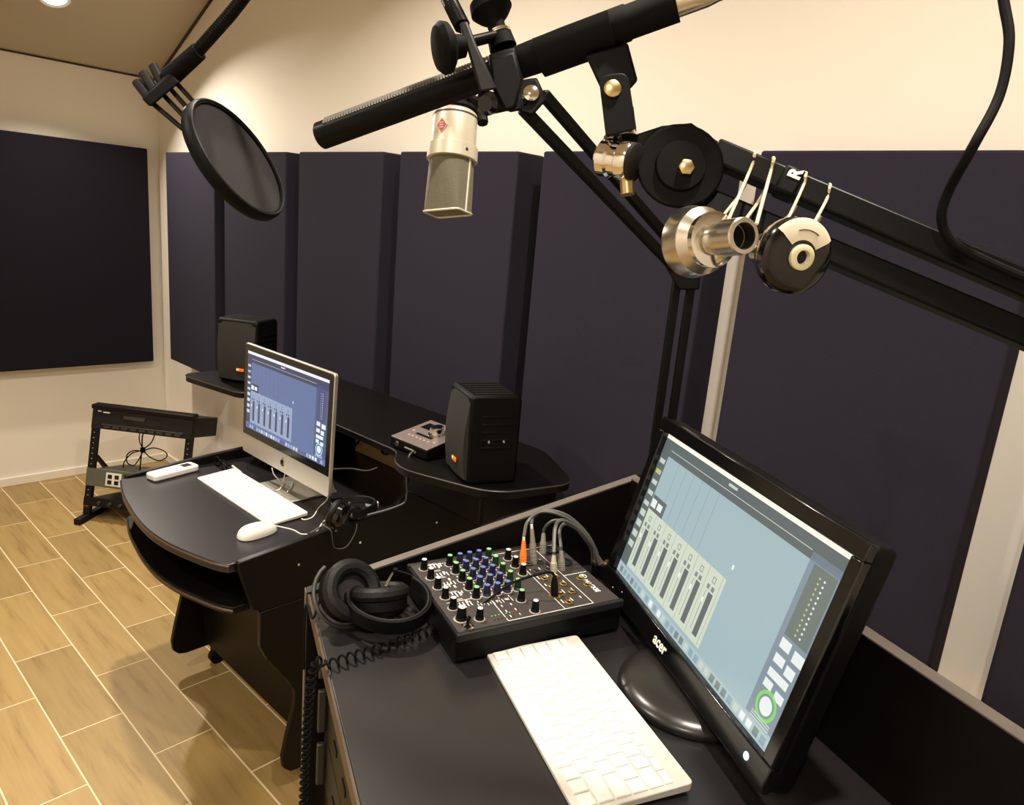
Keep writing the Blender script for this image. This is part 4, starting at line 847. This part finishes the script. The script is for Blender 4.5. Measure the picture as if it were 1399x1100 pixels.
# ================================================================= boom arm behind the monitor with condenser microphone
v_off = nv * 0.035
pbase = NO + nu * 0.02 + nv * (NDp + 0.028)
bA = thing('boom_arm', 'black jointed boom arm rising behind the monitor to the silver microphone', 'boom arm', (-0.585, 1.045, 1.12))
p_lo = Vector((-0.585, 1.050, 1.12)); el = P(937, 372, 1.235)
rgt = RIGHT.copy(); rgt.z = 0; rgt.normalize()
p_lo = Vector((el.x, el.y, 1.13))
for s in (-1, 1):
    MB().bar(p_lo + rgt * 0.0125 * s, el + rgt * 0.0125 * s, 0.014, 0.014, tuple(rgt)).build('post_tube', 'black_metal', bA, bev=0.0025)
MB().box(p_lo + Vector((0, 0, 0.02)) - nv * 0.012, (0.06, 0.05, 0.05), Matrix.Rotation(NY, 3, 'Z')).build('desk_clamp', 'black_metal', bA, bev=0.004)
MB().cyl(p_lo + Vector((0, 0, -0.11)), p_lo + Vector((0, 0, 0.0)), 0.010).build('clamp_screw', 'grey_metal', bA)
tipA = P(712, 128, 1.02)
e1, e2 = P(925, 340, 1.235), P(928, 372, 1.235)
t1, t2 = P(742, 128, 1.02), P(714, 148, 1.02)
MB().bar(e1, t1, 0.016, 0.0155, tuple(FWD)).build('arm_tube', 'black_metal', bA, bev=0.0025)
MB().bar(e2, t2, 0.016, 0.0155, tuple(FWD)).build('arm_tube', 'black_metal', bA, bev=0.0025)
eb = P(934, 362, 1.235)
MB().prism([(-20, -34), (8, -26), (24, 6), (22, 34), (-6, 34), (-24, 4)], lambda p, kk: P(934 + p[0], 362 + p[1], 1.222 + kk), 0.026).build('elbow_bracket', 'black_metal', bA, bev=0.003)
MB().lathe(P(934, 362, 1.222), -FWD, [(0, 0.012), (0.006, 0.012), (0.008, 0.009)], 16).build('elbow_knob', 'black_plastic', bA)
MB().prism([(-18, -22), (12, -26), (26, 4), (6, 26), (-20, 18)], lambda p, kk: P(722 + p[0], 132 + p[1], 1.008 + kk), 0.024).build('head_bracket', 'black_metal', bA, bev=0.003)
MB().lathe(P(726, 130, 1.008), -FWD, [(0, 0.012), (0.008, 0.011), (0.010, 0.006)], 16).build('head_bolt', 'chrome', bA)
mtop = P(622, 146, 0.97)
sw = MB().tube([P(716, 136, 1.01), P(690, 142, 1.0), P(662, 148, 0.985)], 0.010, 10).build('head_stub', 'black_metal', bA)

mc = thing('condenser_microphone', 'silver condenser microphone hanging upside down with red diamond badge', 'microphone', tuple(P(612, 293, 0.96)))
ma = P(623, 157, 0.955); mb_ = P(612, 291, 0.955)
dn = (mb_ - ma).normalized(); fr = (-FWD + dn * FWD.dot(dn)).normalized(); cf = fr.copy(); cs = dn.cross(cf).normalized(); cs = cs if cs.dot(RIGHT) > 0 else -cs; fr = (fr + RIGHT * -0.62).normalized(); fr = (fr - dn * fr.dot(dn)).normalized(); sd = dn.cross(fr).normalized()
if sd.dot(RIGHT) < 0: sd = -sd
Lm = (mb_ - ma).length
MB().lathe(ma, dn, [(-0.004, 0.024), (0.0, 0.0285), (0.004, 0.0292), (Lm * 0.34, 0.0297)], 40).build('body', 'nickel_light', mc)
MB().lathe(ma, dn, [(0.0035, 0.0296), (0.0055, 0.0296)], 40).build('body_groove', 'grey_metal', mc)
MB().lathe(ma, dn, [(Lm * 0.33, 0.0318), (Lm * 0.335, 0.0330), (Lm * 0.47, 0.0333), (Lm * 0.475, 0.0320)], 40).build('collar', 'nickel_light', mc)
m = MB(); rings = []; nseg = 40
for i in range(9):
    t = i / 8; d = Lm * (0.47 + 0.53 * t)
    row = []
    for q in range(nseg):
        an = 2 * PI * q / nseg; ca, sa = math.cos(an), math.sin(an)
        wx = 0.0292 - 0.0005 * t; wy = 0.0292 - 0.0125 * t; e = 1.0 - 0.80 * t
        row.append(ma + dn * d + sd * (math.copysign(abs(ca) ** e, ca) * wx) + fr * (math.copysign(abs(sa) ** (1.0 - 0.80 * t), sa) * wy))
    rings.append(row)
vs = [p for r in rings for p in r]
f = [(i * nseg + q, i * nseg + (q + 1) % nseg, (i + 1) * nseg + (q + 1) % nseg, (i + 1) * nseg + q) for i in range(8) for q in range(nseg)] + [tuple(range(nseg))[::-1], tuple(8 * nseg + q for q in range(nseg))]
m.add(vs, f); gr = m.build('grille', 'mesh_grille', mc, ang=28)
MB().tube([rings[-1][q] for q in range(nseg)], 0.0016, 6, closed=True).build('grille_frame', 'nickel_light', gr)
for q in (0, nseg // 2): MB().tube([r[q] for r in rings], 0.0016, 6).build('grille_frame', 'nickel_light', gr)
bcn = ma + dn * Lm * 0.19 + (cf * 0.88 - cs * 0.45).normalized() * 0.0298
bx_n = (cf * 0.88 - cs * 0.45).normalized(); bsx = dn.cross(bx_n)
MB().prism([(0, -0.0105), (0.0085, 0), (0, 0.0105), (-0.0085, 0)], lambda p, kk: bcn + bsx * p[0] + dn * p[1] + bx_n * (kk - 0.0016), 0.0022).build('badge_border', 'nickel', mc)
bd = MB().prism([(0, -0.0088), (0.007, 0), (0, 0.0088), (-0.007, 0)], lambda p, kk: bcn + bsx * p[0] + dn * p[1] + bx_n * (0.0005 + kk), 0.0006).build('badge', 'red_badge', mc)
for s in (-1, 0, 1): MB().prism([(-0.0028, s * 0.003 - 0.0005), (0.0028, s * 0.003 - 0.0005), (0.0028, s * 0.003 + 0.0005), (-0.0028, s * 0.003 + 0.0005)], lambda p, kk: bcn + bsx * p[0] + dn * p[1] + bx_n * (0.0011 + kk), 0.0003).build('badge_mark', 'nickel', bd)
MB().lathe(ma + dn * Lm * 0.405 + (cf * 0.75 + cs * 0.6).normalized() * 0.0332, (cf * 0.75 + cs * 0.6), [(0, 0.0022), (0.0005, 0.002)], 10).build('collar_screw', 'grey_metal', mc)
MB().lathe(ma, -dn, [(0.003, 0.026), (0.006, 0.0275), (0.012, 0.024), (0.016, 0.014), (0.030, 0.0115), (0.034, 0.010)], 28).build('swivel_mount', 'black_plastic', mc)
MB().tube(spline([P(660, 168, 0.96), P(658, 155, 0.965), P(652, 142, 0.97), P(640, 134, 0.975), P(628, 136, 0.975)], 5), 0.0075, 8).build('swivel_arm', 'black_plastic', mc)

# ================================================================= front boom arm with shotgun microphone
zL, zR = 0.66, 0.555
sA, sB = P(438, 186, zL), P(925, 6, zR); sd_ = (sB - sA); SLn = sd_.length; sn = sd_.normalized()
sg = thing('shotgun_microphone', 'long black ribbed shotgun microphone held across the picture top', 'microphone', tuple(sA))
MB().lathe(sA, sn, [(0, 0.0112), (0.001, 0.0120), (SLn * 0.60, 0.0120)], 32).build('barrel', 'black_metal', sg)
MB().lathe(sA - sn * 0.0006, sn, [(0, 0.0104), (0.0008, 0.0100)], 28).build('front_mesh', 'dark_grey', sg)
m = MB(); n = 64
vs = []; upv = Vector((0, 0, 1)); upv = (upv - sn * upv.dot(sn)).normalized()
for i in range(n):
    t = 0.012 + (SLn * 0.585 - 0.012) * i / n
    for side_ in (-0.25, 0.25):
        pass
    m.tube([sA + sn * t + (upv * math.cos(a) + sn.cross(upv) * math.sin(a)) * 0.0121 for a in [-1.5 + 2.6 * q / 8 for q in range(9)]], 0.0013, 4)
m.build('slot_ribs', 'rib_lit', sg)['kind'] = 'stuff'
MB().lathe(sA + sn * SLn * 0.60, sn, [(0, 0.0128), (SLn * 0.12, 0.0138), (SLn * 0.28, 0.0138), (SLn * 0.285, 0.0128), (SLn * 0.40, 0.0128)], 32).build('grip_sleeve', 'black_rubber', sg)
pl = MB().lathe(sA + sn * SLn, sn, [(0, 0.0096), (0.022, 0.0096), (0.030, 0.0085), (0.060, 0.0080)], 28).build('cable_connector', 'brushed', sg)
# the arm itself
DH = 0.575
hub = P(930, 226, DH)
ba = thing('boom_arm', 'black twin tube boom arm in the foreground right holding the shotgun microphone', 'boom arm', (0.28, 0.98, 0.0))
def hubdisc(poly, d0, th, nm, m, bev=0.002): return MB().prism(poly, lambda p, kk: P(p[0], p[1], d0 + kk), th).build(nm, m, ba, bev=bev)
circ = [(930 + 60 * math.cos(a), 227 + 58 * math.sin(a)) for a in [2 * PI * i / 36 for i in range(36)]]
hubdisc(circ, DH - 0.008, 0.016, 'hub_plate', 'black_plastic')
hubdisc([(850, 190), (905, 172), (945, 168), (988, 198), (975, 222), (900, 262), (862, 236)], DH - 0.004, 0.014, 'hub_neck', 'black_plastic', 0.003)
MB().lathe(P(930, 227, DH - 0.008), -FWD, [(0, 0.020), (0.003, 0.019), (0.0032, 0.014)], 28).build('hub_cap', 'black_rubber', ba)
MB().lathe(P(937, 230, DH - 0.011), -FWD, [(0, 0.0062), (0.004, 0.0062), (0.005, 0.0045)], 6).build('hub_bolt', 'brass', ba)
a0, a1 = P(975, 208, 0.578), P(1420, 398, 0.520)
b0, b1 = P(958, 272, 0.583), P(1420, 466, 0.526)
dA = (a1 - a0).normalized(); dB = (b1 - b0).normalized()
a2, b2 = a1 + dA * 0.50, b1 + dB * 0.50
MB().bar(a0, a2, 0.0205, 0.0150, tuple(FWD)).build('arm_tube', 'black_metal', ba, bev=0.0025)
MB().bar(b0, b2, 0.0195, 0.0150, tuple(FWD)).build('arm_tube', 'black_metal', ba, bev=0.0025)
J = (a2 + b2) / 2
MB().lathe(J - FWD * -0.012, -FWD, [(0, 0.036), (0.026, 0.036)], 32).build('rear_joint', 'black_plastic', ba)
bse = Vector((J.x, J.y, 0.0))
MB().cyl((J.x, J.y, 0.02), (J.x, J.y, J.z - 0.01), 0.014, None, 20).build('stand_pole', 'black_metal', ba)
MB().lathe((J.x, J.y, 0.0006), (0, 0, 1), [(0, 0.17), (0.016, 0.17), (0.026, 0.12), (0.032, 0.03), (0.05, 0.02)], 40).build('stand_base', 'black_metal', ba)
# printed sleeve on the upper tube
r_at = lambda f: a0.lerp(a1, f)
slv0, slv1 = r_at(0.215), r_at(0.285)
slo = MB().bar(slv0, slv1, 0.0232, 0.0175, tuple(FWD)).build('printed_sleeve', 'black_plastic', ba, bev=0.003)
upA = dA.cross(FWD).normalized()
if upA.z < 0: upA = -upA
txo = (slv0.lerp(slv1, 0.5)) - FWD * 0.0 ; nface = -(FWD - dA * FWD.dot(dA)).normalized()
text_mesh('sleeve_text', 'R', 0.013, 'white_print', ba, tuple(slv0.lerp(slv1, 0.80) + nface * 0.0091 + upA * 0.0015), upA, -dA, 0.0003, bold=0.0006)
# swivel with chrome collars under the microphone clip
c0, c1 = P(820, 215, 0.580), P(868, 222, 0.564)
MB().lathe(c0, c1 - c0, [(0, 0.011), (0.003, 0.0145), (0.010, 0.0145), (0.012, 0.0128), (0.018, 0.0128), (0.020, 0.0152), (0.027, 0.0152), (0.029, 0.0142)], 32).build('swivel_barrel', 'chrome', ba)
MB().lathe(c0 + (c1 - c0).normalized() * 0.029, c1 - c0, [(0, 0.0146), (0.003, 0.0144), (0.004, 0.0125)], 32).build('swivel_cap', 'dark_grey', ba)
MB().cyl(P(856, 242, 0.57), P(858, 266, 0.57), 0.0055, None, 16).build('swivel_stud', 'brass', ba)
MB().cyl(P(849, 191, 0.572), P(848, 184, 0.572), 0.0135, None, 24).build('thread_collar', 'chrome', ba)
# microphone clip
cl = thing('microphone_clip', 'black microphone clip with brass pivot screw under the shotgun microphone', 'microphone clip', tuple(P(849, 188, 0.572)))
q0, q1 = sA + sn * SLn * 0.655, sA + sn * SLn * 0.845
m = MB(); vs = []; dnv = -upv; sv = sn.cross(dnv)
ns = 18
for e_ in (q0, q1):
    for rr in (0.0140, 0.0172):
        for i in range(ns + 1):
            a = -2.15 + 4.3 * i / ns; vs.append(e_ + (dnv * math.cos(a) + sv * math.sin(a)) * rr)
K = ns + 1; f = []
for i in range(ns):
    f += [(i, i + 1, 2 * K + i + 1, 2 * K + i), (K + i, 3 * K + i, 3 * K + i + 1, K + i + 1), (i, K + i, K + i + 1, i + 1), (2 * K + i, 2 * K + i + 1, 3 * K + i + 1, 3 * K + i)]
f += [(0, 2 * K, 3 * K, K), (ns, K + ns, 3 * K + ns, 2 * K + ns)]
m.add(vs, f); m.build('cradle', 'black_rubber', cl)
MB().prism([(800, 76), (858, 58), (872, 110), (852, 132), (826, 132)], lambda p, kk: P(p[0], p[1], 0.565 + kk), 0.014).build('cradle_neck', 'black_plastic', cl, bev=0.002)
MB().prism(rounded([(818, 104), (858, 98), (870, 176), (828, 186)], [12, 14, 2, 2]), lambda p, kk: P(p[0], p[1], 0.557 + kk), 0.007).build('bracket_cheek', 'black_plastic', cl, bev=0.001)
MB().prism(rounded([(818, 104), (858, 98), (870, 176), (828, 186)], [12, 14, 2, 2]), lambda p, kk: P(p[0], p[1], 0.580 + kk), 0.007).build('bracket_cheek', 'black_plastic', cl, bev=0.001)
MB().prism([(828, 150), (866, 145), (870, 180), (830, 188)], lambda p, kk: P(p[0], p[1], 0.563 + kk), 0.018).build('bracket_foot', 'black_plastic', cl, bev=0.001)
MB().lathe(P(837, 122, 0.557), -FWD, [(0, 0.0068), (0.002, 0.0066), (0.003, 0.005)], 18).build('pivot_screw', 'brass', cl)
# cable along the arm
ce = sA + sn * (SLn + 0.058)
cable('microphone_cable', [ce, ce + sn * 0.05 + Vector((0, 0, 0.004)), P(1130, -95, 0.535), P(1240, -130, 0.52), P(1330, -95, 0.508), P(1362, -40, 0.50), P(1373, 10, 0.495), P(1379, 60, 0.49), P(1366, 130, 0.488), P(1330, 200, 0.484), P(1296, 262, 0.510), P(1287, 300, 0.516), P(1304, 333, 0.518), P(1350, 358, 0.514), P(1410, 384, 0.508), P(1480, 414, 0.50)], 0.0034, 'black_rubber', 'black microphone cable curving down onto the foreground boom arm', seg=10)

# weights hung from the arm with rubber bands
def lathe_thing(name, label, cat, p0, p1, parts):
    t = thing(name, label, cat, tuple(p0)); p0 = Vector(p0); ax = (Vector(p1) - p0).normalized()
    for nm, m, prof_, sg_ in parts: MB().lathe(p0, ax, prof_, sg_).build(nm, m, t)
    return t, p0, ax
w0, w1 = P(930, 331, 0.585), P(1020, 321, 0.520)
w0 = P(944, 331, 0.550); w1 = P(1020, 322, 0.492)
lathe_thing('steel_bobbin', 'shiny steel bobbin with flared end hanging under the boom arm by rubber bands', 'weight', w0, w1,
    [('flare', 'brushed', [(0.0, 0.0262), (0.002, 0.0268), (0.016, 0.0245), (0.0225, 0.018)], 40), ('collar', 'chrome', [(0.0225, 0.0175), (0.024, 0.0200), (0.029, 0.0200), (0.0305, 0.015)], 36),
     ('tube', 'brushed', [(0.0305, 0.0112), (0.037, 0.0112), (0.0375, 0.0128), (0.060, 0.0128), (0.061, 0.0120), (0.0612, 0.0092), (0.050, 0.0090)], 32), ('bore', 'black_rubber', [(0.050, 0.0089), (0.0505, 0.0085)], 24)])
v0, v1 = P(1044, 341, 0.546), P(1103, 353, 0.494)
vt, vp, vax = lathe_thing('capped_bobbin', 'steel bobbin with dark printed cap and cream hub hanging from the boom arm', 'weight', v0, v1,
    [('spindle', 'brushed', [(0.0, 0.0125), (0.020, 0.0125), (0.022, 0.017), (0.028, 0.022)], 32), ('rim', 'chrome', [(0.028, 0.0225), (0.032, 0.0258), (0.036, 0.0262)], 40),
     ('cap', 'black_gloss', [(0.036, 0.0262), (0.038, 0.0268), (0.044, 0.0262), (0.047, 0.0225), (0.048, 0.010)], 44),
     ('hub', 'cream_plastic', [(0.047, 0.0088), (0.051, 0.0088), (0.0516, 0.0080), (0.0518, 0.0050), (0.048, 0.0046)], 28), ('bore', 'dark_grey', [(0.0478, 0.0046), (0.0484, 0.0044)], 20)])
t_ = Vector((0, 0, 1)); ua = (t_ - vax * t_.dot(vax)).normalized(); ub = vax.cross(ua)
m = MB(); vs = []
for i in range(17):
    a = -0.95 + 1.9 * i / 16 - 0.12
    for (rr, h) in ((0.0115, 0.0485), (0.0222, 0.0478), (0.0262, 0.0448)): vs.append(vp + vax * (h) + (ua * math.cos(a) + ub * math.sin(a)) * rr)
m.add(vs, [(i * 3 + j, i * 3 + j + 1, (i + 1) * 3 + j + 1, (i + 1) * 3 + j) for i in range(16) for j in range(2)]); m.build('printed_sector', 'cream_print', vt)
MB().tube([vp + vax * 0.0486 + (ua * math.cos(a) + ub * math.sin(a)) * 0.0185 for a in [-0.6 + 0.9 * i / 8 for i in range(9)]], 0.0003, 4).build('printed_arc', 'dark_grey', vt)
def band(label, xt, yt, xb, yb, db, r):
    yt -= 6; xt += 2; f = min(1, max(0, (xt - 975) / 445)); cA = a0.lerp(a1, f); dep = (cA - CAM).dot(FWD)
    pts = [P(xb, yb, db), P(xt - 4, yt + 16, dep - 0.0095), P(xt, yt, dep - 0.009), P(xt + 1, yt - 3, dep), P(xt - 2, yt, dep + 0.0095), P(xt - 14, yt + 44, dep + 0.011), P(xb - 16, yb - 4, db + 0.024)]
    return cable('rubber_band', pts, r, 'cream_rubber', label, 'rubber band', 'rubber bands on the boom arm', n=6)
band('rubber band nearest the boom arm hub, looping the steel bobbin', 1029, 218, 986, 322, 0.508, 0.0012)
band('rubber band between hub and printed sleeve, second from the hub', 1055, 226, 1034, 306, 0.515, 0.0013)
band('rubber band just right of the printed sleeve on the boom arm', 1099, 246, 1066, 322, 0.520, 0.0011)
band('rubber band farthest from the hub, above the dark printed cap', 1132, 262, 1112, 306, 0.510, 0.0011)

# ================================================================= pop filter with gooseneck
pc = P(329, 216, 0.805)
nrm_ = (RIGHT * 0.8704 + DOWN * -0.4076 - FWD * 0.2761).normalized()
pf = thing('pop_filter', 'round black cloth pop filter on a curved gooseneck at upper left', 'pop filter', tuple(pc))
RP = 0.0690
MB().lathe(pc - nrm_ * 0.014, nrm_, [(0, RP - 0.004), (0.0, RP), (0.003, RP + 0.002), (0.011, RP + 0.002), (0.014, RP), (0.014, RP - 0.004), (0, RP - 0.004)], 64, caps=False).build('rim', 'black_plastic', pf)
MB().tube([pc + nrm_ * 0.0005 + ((nrm_.orthogonal().normalized()) * math.cos(a) + nrm_.cross(nrm_.orthogonal().normalized()) * math.sin(a)) * (RP - 0.0008) for a in [2 * PI * i / 64 for i in range(64)]], 0.0013, 6, closed=True).build('rim_edge', 'dark_grey', pf)
MB().lathe(pc - nrm_ * 0.0035, nrm_, [(0, RP - 0.003), (0.0008, RP - 0.003)], 64).build('cloth', 'pop_cloth', pf)
MB().lathe(pc - nrm_ * 0.0125, nrm_, [(0, RP - 0.003), (0.0008, RP - 0.003)], 64).build('rear_cloth', 'pop_cloth', pf)
ck = P(222, 122, 0.83)
for (xa, ya, xb, yb) in ((205, 138, 250, 176), (222, 128, 260, 168), (232, 120, 262, 154), (240, 112, 266, 140)):
    MB().cyl(P(xa, ya, 0.83), P(xb, yb, 0.815), 0.0028, None, 10).build('stem_rod', 'black_metal', pf)
blk = MB().prism([(193, 134), (206, 147), (247, 112), (232, 98)], lambda p, kk: P(p[0], p[1], 0.818 + kk), 0.022).build('clamp_block', 'black_plastic', pf, bev=0.003)
for (xa, ya, xb, yb) in ((198, 130, 187, 112), (207, 122, 196, 100), (218, 114, 210, 90)):
    MB().cyl(P(xa + 6, ya + 4, 0.83), P(xb, yb, 0.83), 0.0055, None, 12).build('clamp_screw', 'dark_grey', blk)
MB().cyl(P(232, 106, 0.83), P(272, 70, 0.815), 0.0105, 0.0095, 18).build('neck_sleeve', 'black_rubber', pf)
gp = [P(266, 75, 0.817), P(290, 48, 0.81), P(318, 16, 0.80), P(345, -20, 0.785), P(395, -85, 0.76), P(470, -130, 0.72), P(545, -105, 0.67), P(592, -45, 0.625), P(616, 4, 0.595), P(632, 36, 0.58)]
path = spline(gp, 22); 
MB().tube(path, [0.0068 * (1.0 + 0.10 * (i % 2)) if i < len(path) * 0.5 else 0.0062 * (1.0 + 0.10 * (i % 2)) for i in range(len(path))], 10).build('gooseneck', 'black_metal', pf)
# its clamp on the shotgun microphone
MB().prism([(627, 32), (639, 28), (652, 62), (680, 122), (656, 126), (640, 72)], lambda p, kk: P(p[0], p[1], 0.572 + kk), 0.010).build('clamp_bracket', 'dark_grey', pf, bev=0.002)
MB().lathe(P(634, 63, 0.578), P(604, 66, 0.572) - P(634, 63, 0.578), [(0, 0.0085), (0.008, 0.0095), (0.010, 0.014), (0.013, 0.0185), (0.018, 0.0195), (0.022, 0.0165), (0.024, 0.010)], 28).build('clamp_knob', 'black_rubber', pf)
MB().cyl(P(640, 58, 0.578), P(690, 46, 0.60), 0.0045, None, 14).build('clamp_rod', 'black_metal', pf)
kn0, kn1 = P(688, 66, 0.60), P(668, 2, 0.60)
MB().lathe(kn0, kn1 - kn0, [(0, 0.0115), (0.010, 0.0105), (0.012, 0.007), (0.022, 0.0075), (0.026, 0.0125), (0.032, 0.0175), (0.040, 0.0165), (0.043, 0.010)], 24).build('screw_knob', 'black_rubber', pf)
for s in (0.011, 0.0125): MB().lathe(kn0 + (kn1 - kn0).normalized() * s, kn1 - kn0, [(0, 0.0105), (0.001, 0.0108)], 20).build('washer', 'chrome', pf)
MB().prism([(668, 78), (704, 68), (716, 110), (706, 148), (690, 154), (672, 120)], lambda p, kk: P(p[0], p[1], 0.578 + kk), 0.010).build('clamp_jaw', 'black_plastic', pf, bev=0.003)
MB().prism([(668, 74), (704, 64), (708, 82), (672, 92)], lambda p, kk: P(p[0], p[1], 0.580 + kk), 0.045).build('clamp_jaw', 'black_plastic', pf, bev=0.002)
MB().prism([(682, 132), (712, 124), (716, 150), (696, 154)], lambda p, kk: P(p[0], p[1], 0.580 + kk), 0.045).build('clamp_jaw', 'black_plastic', pf, bev=0.002)
MB().lathe(P(672, 140, 0.588), (P(660, 142, 0.57) - P(672, 140, 0.588)), [(0, 0.006), (0.006, 0.009), (0.012, 0.0095), (0.016, 0.006)], 16).build('clamp_foot', 'black_gloss', pf)
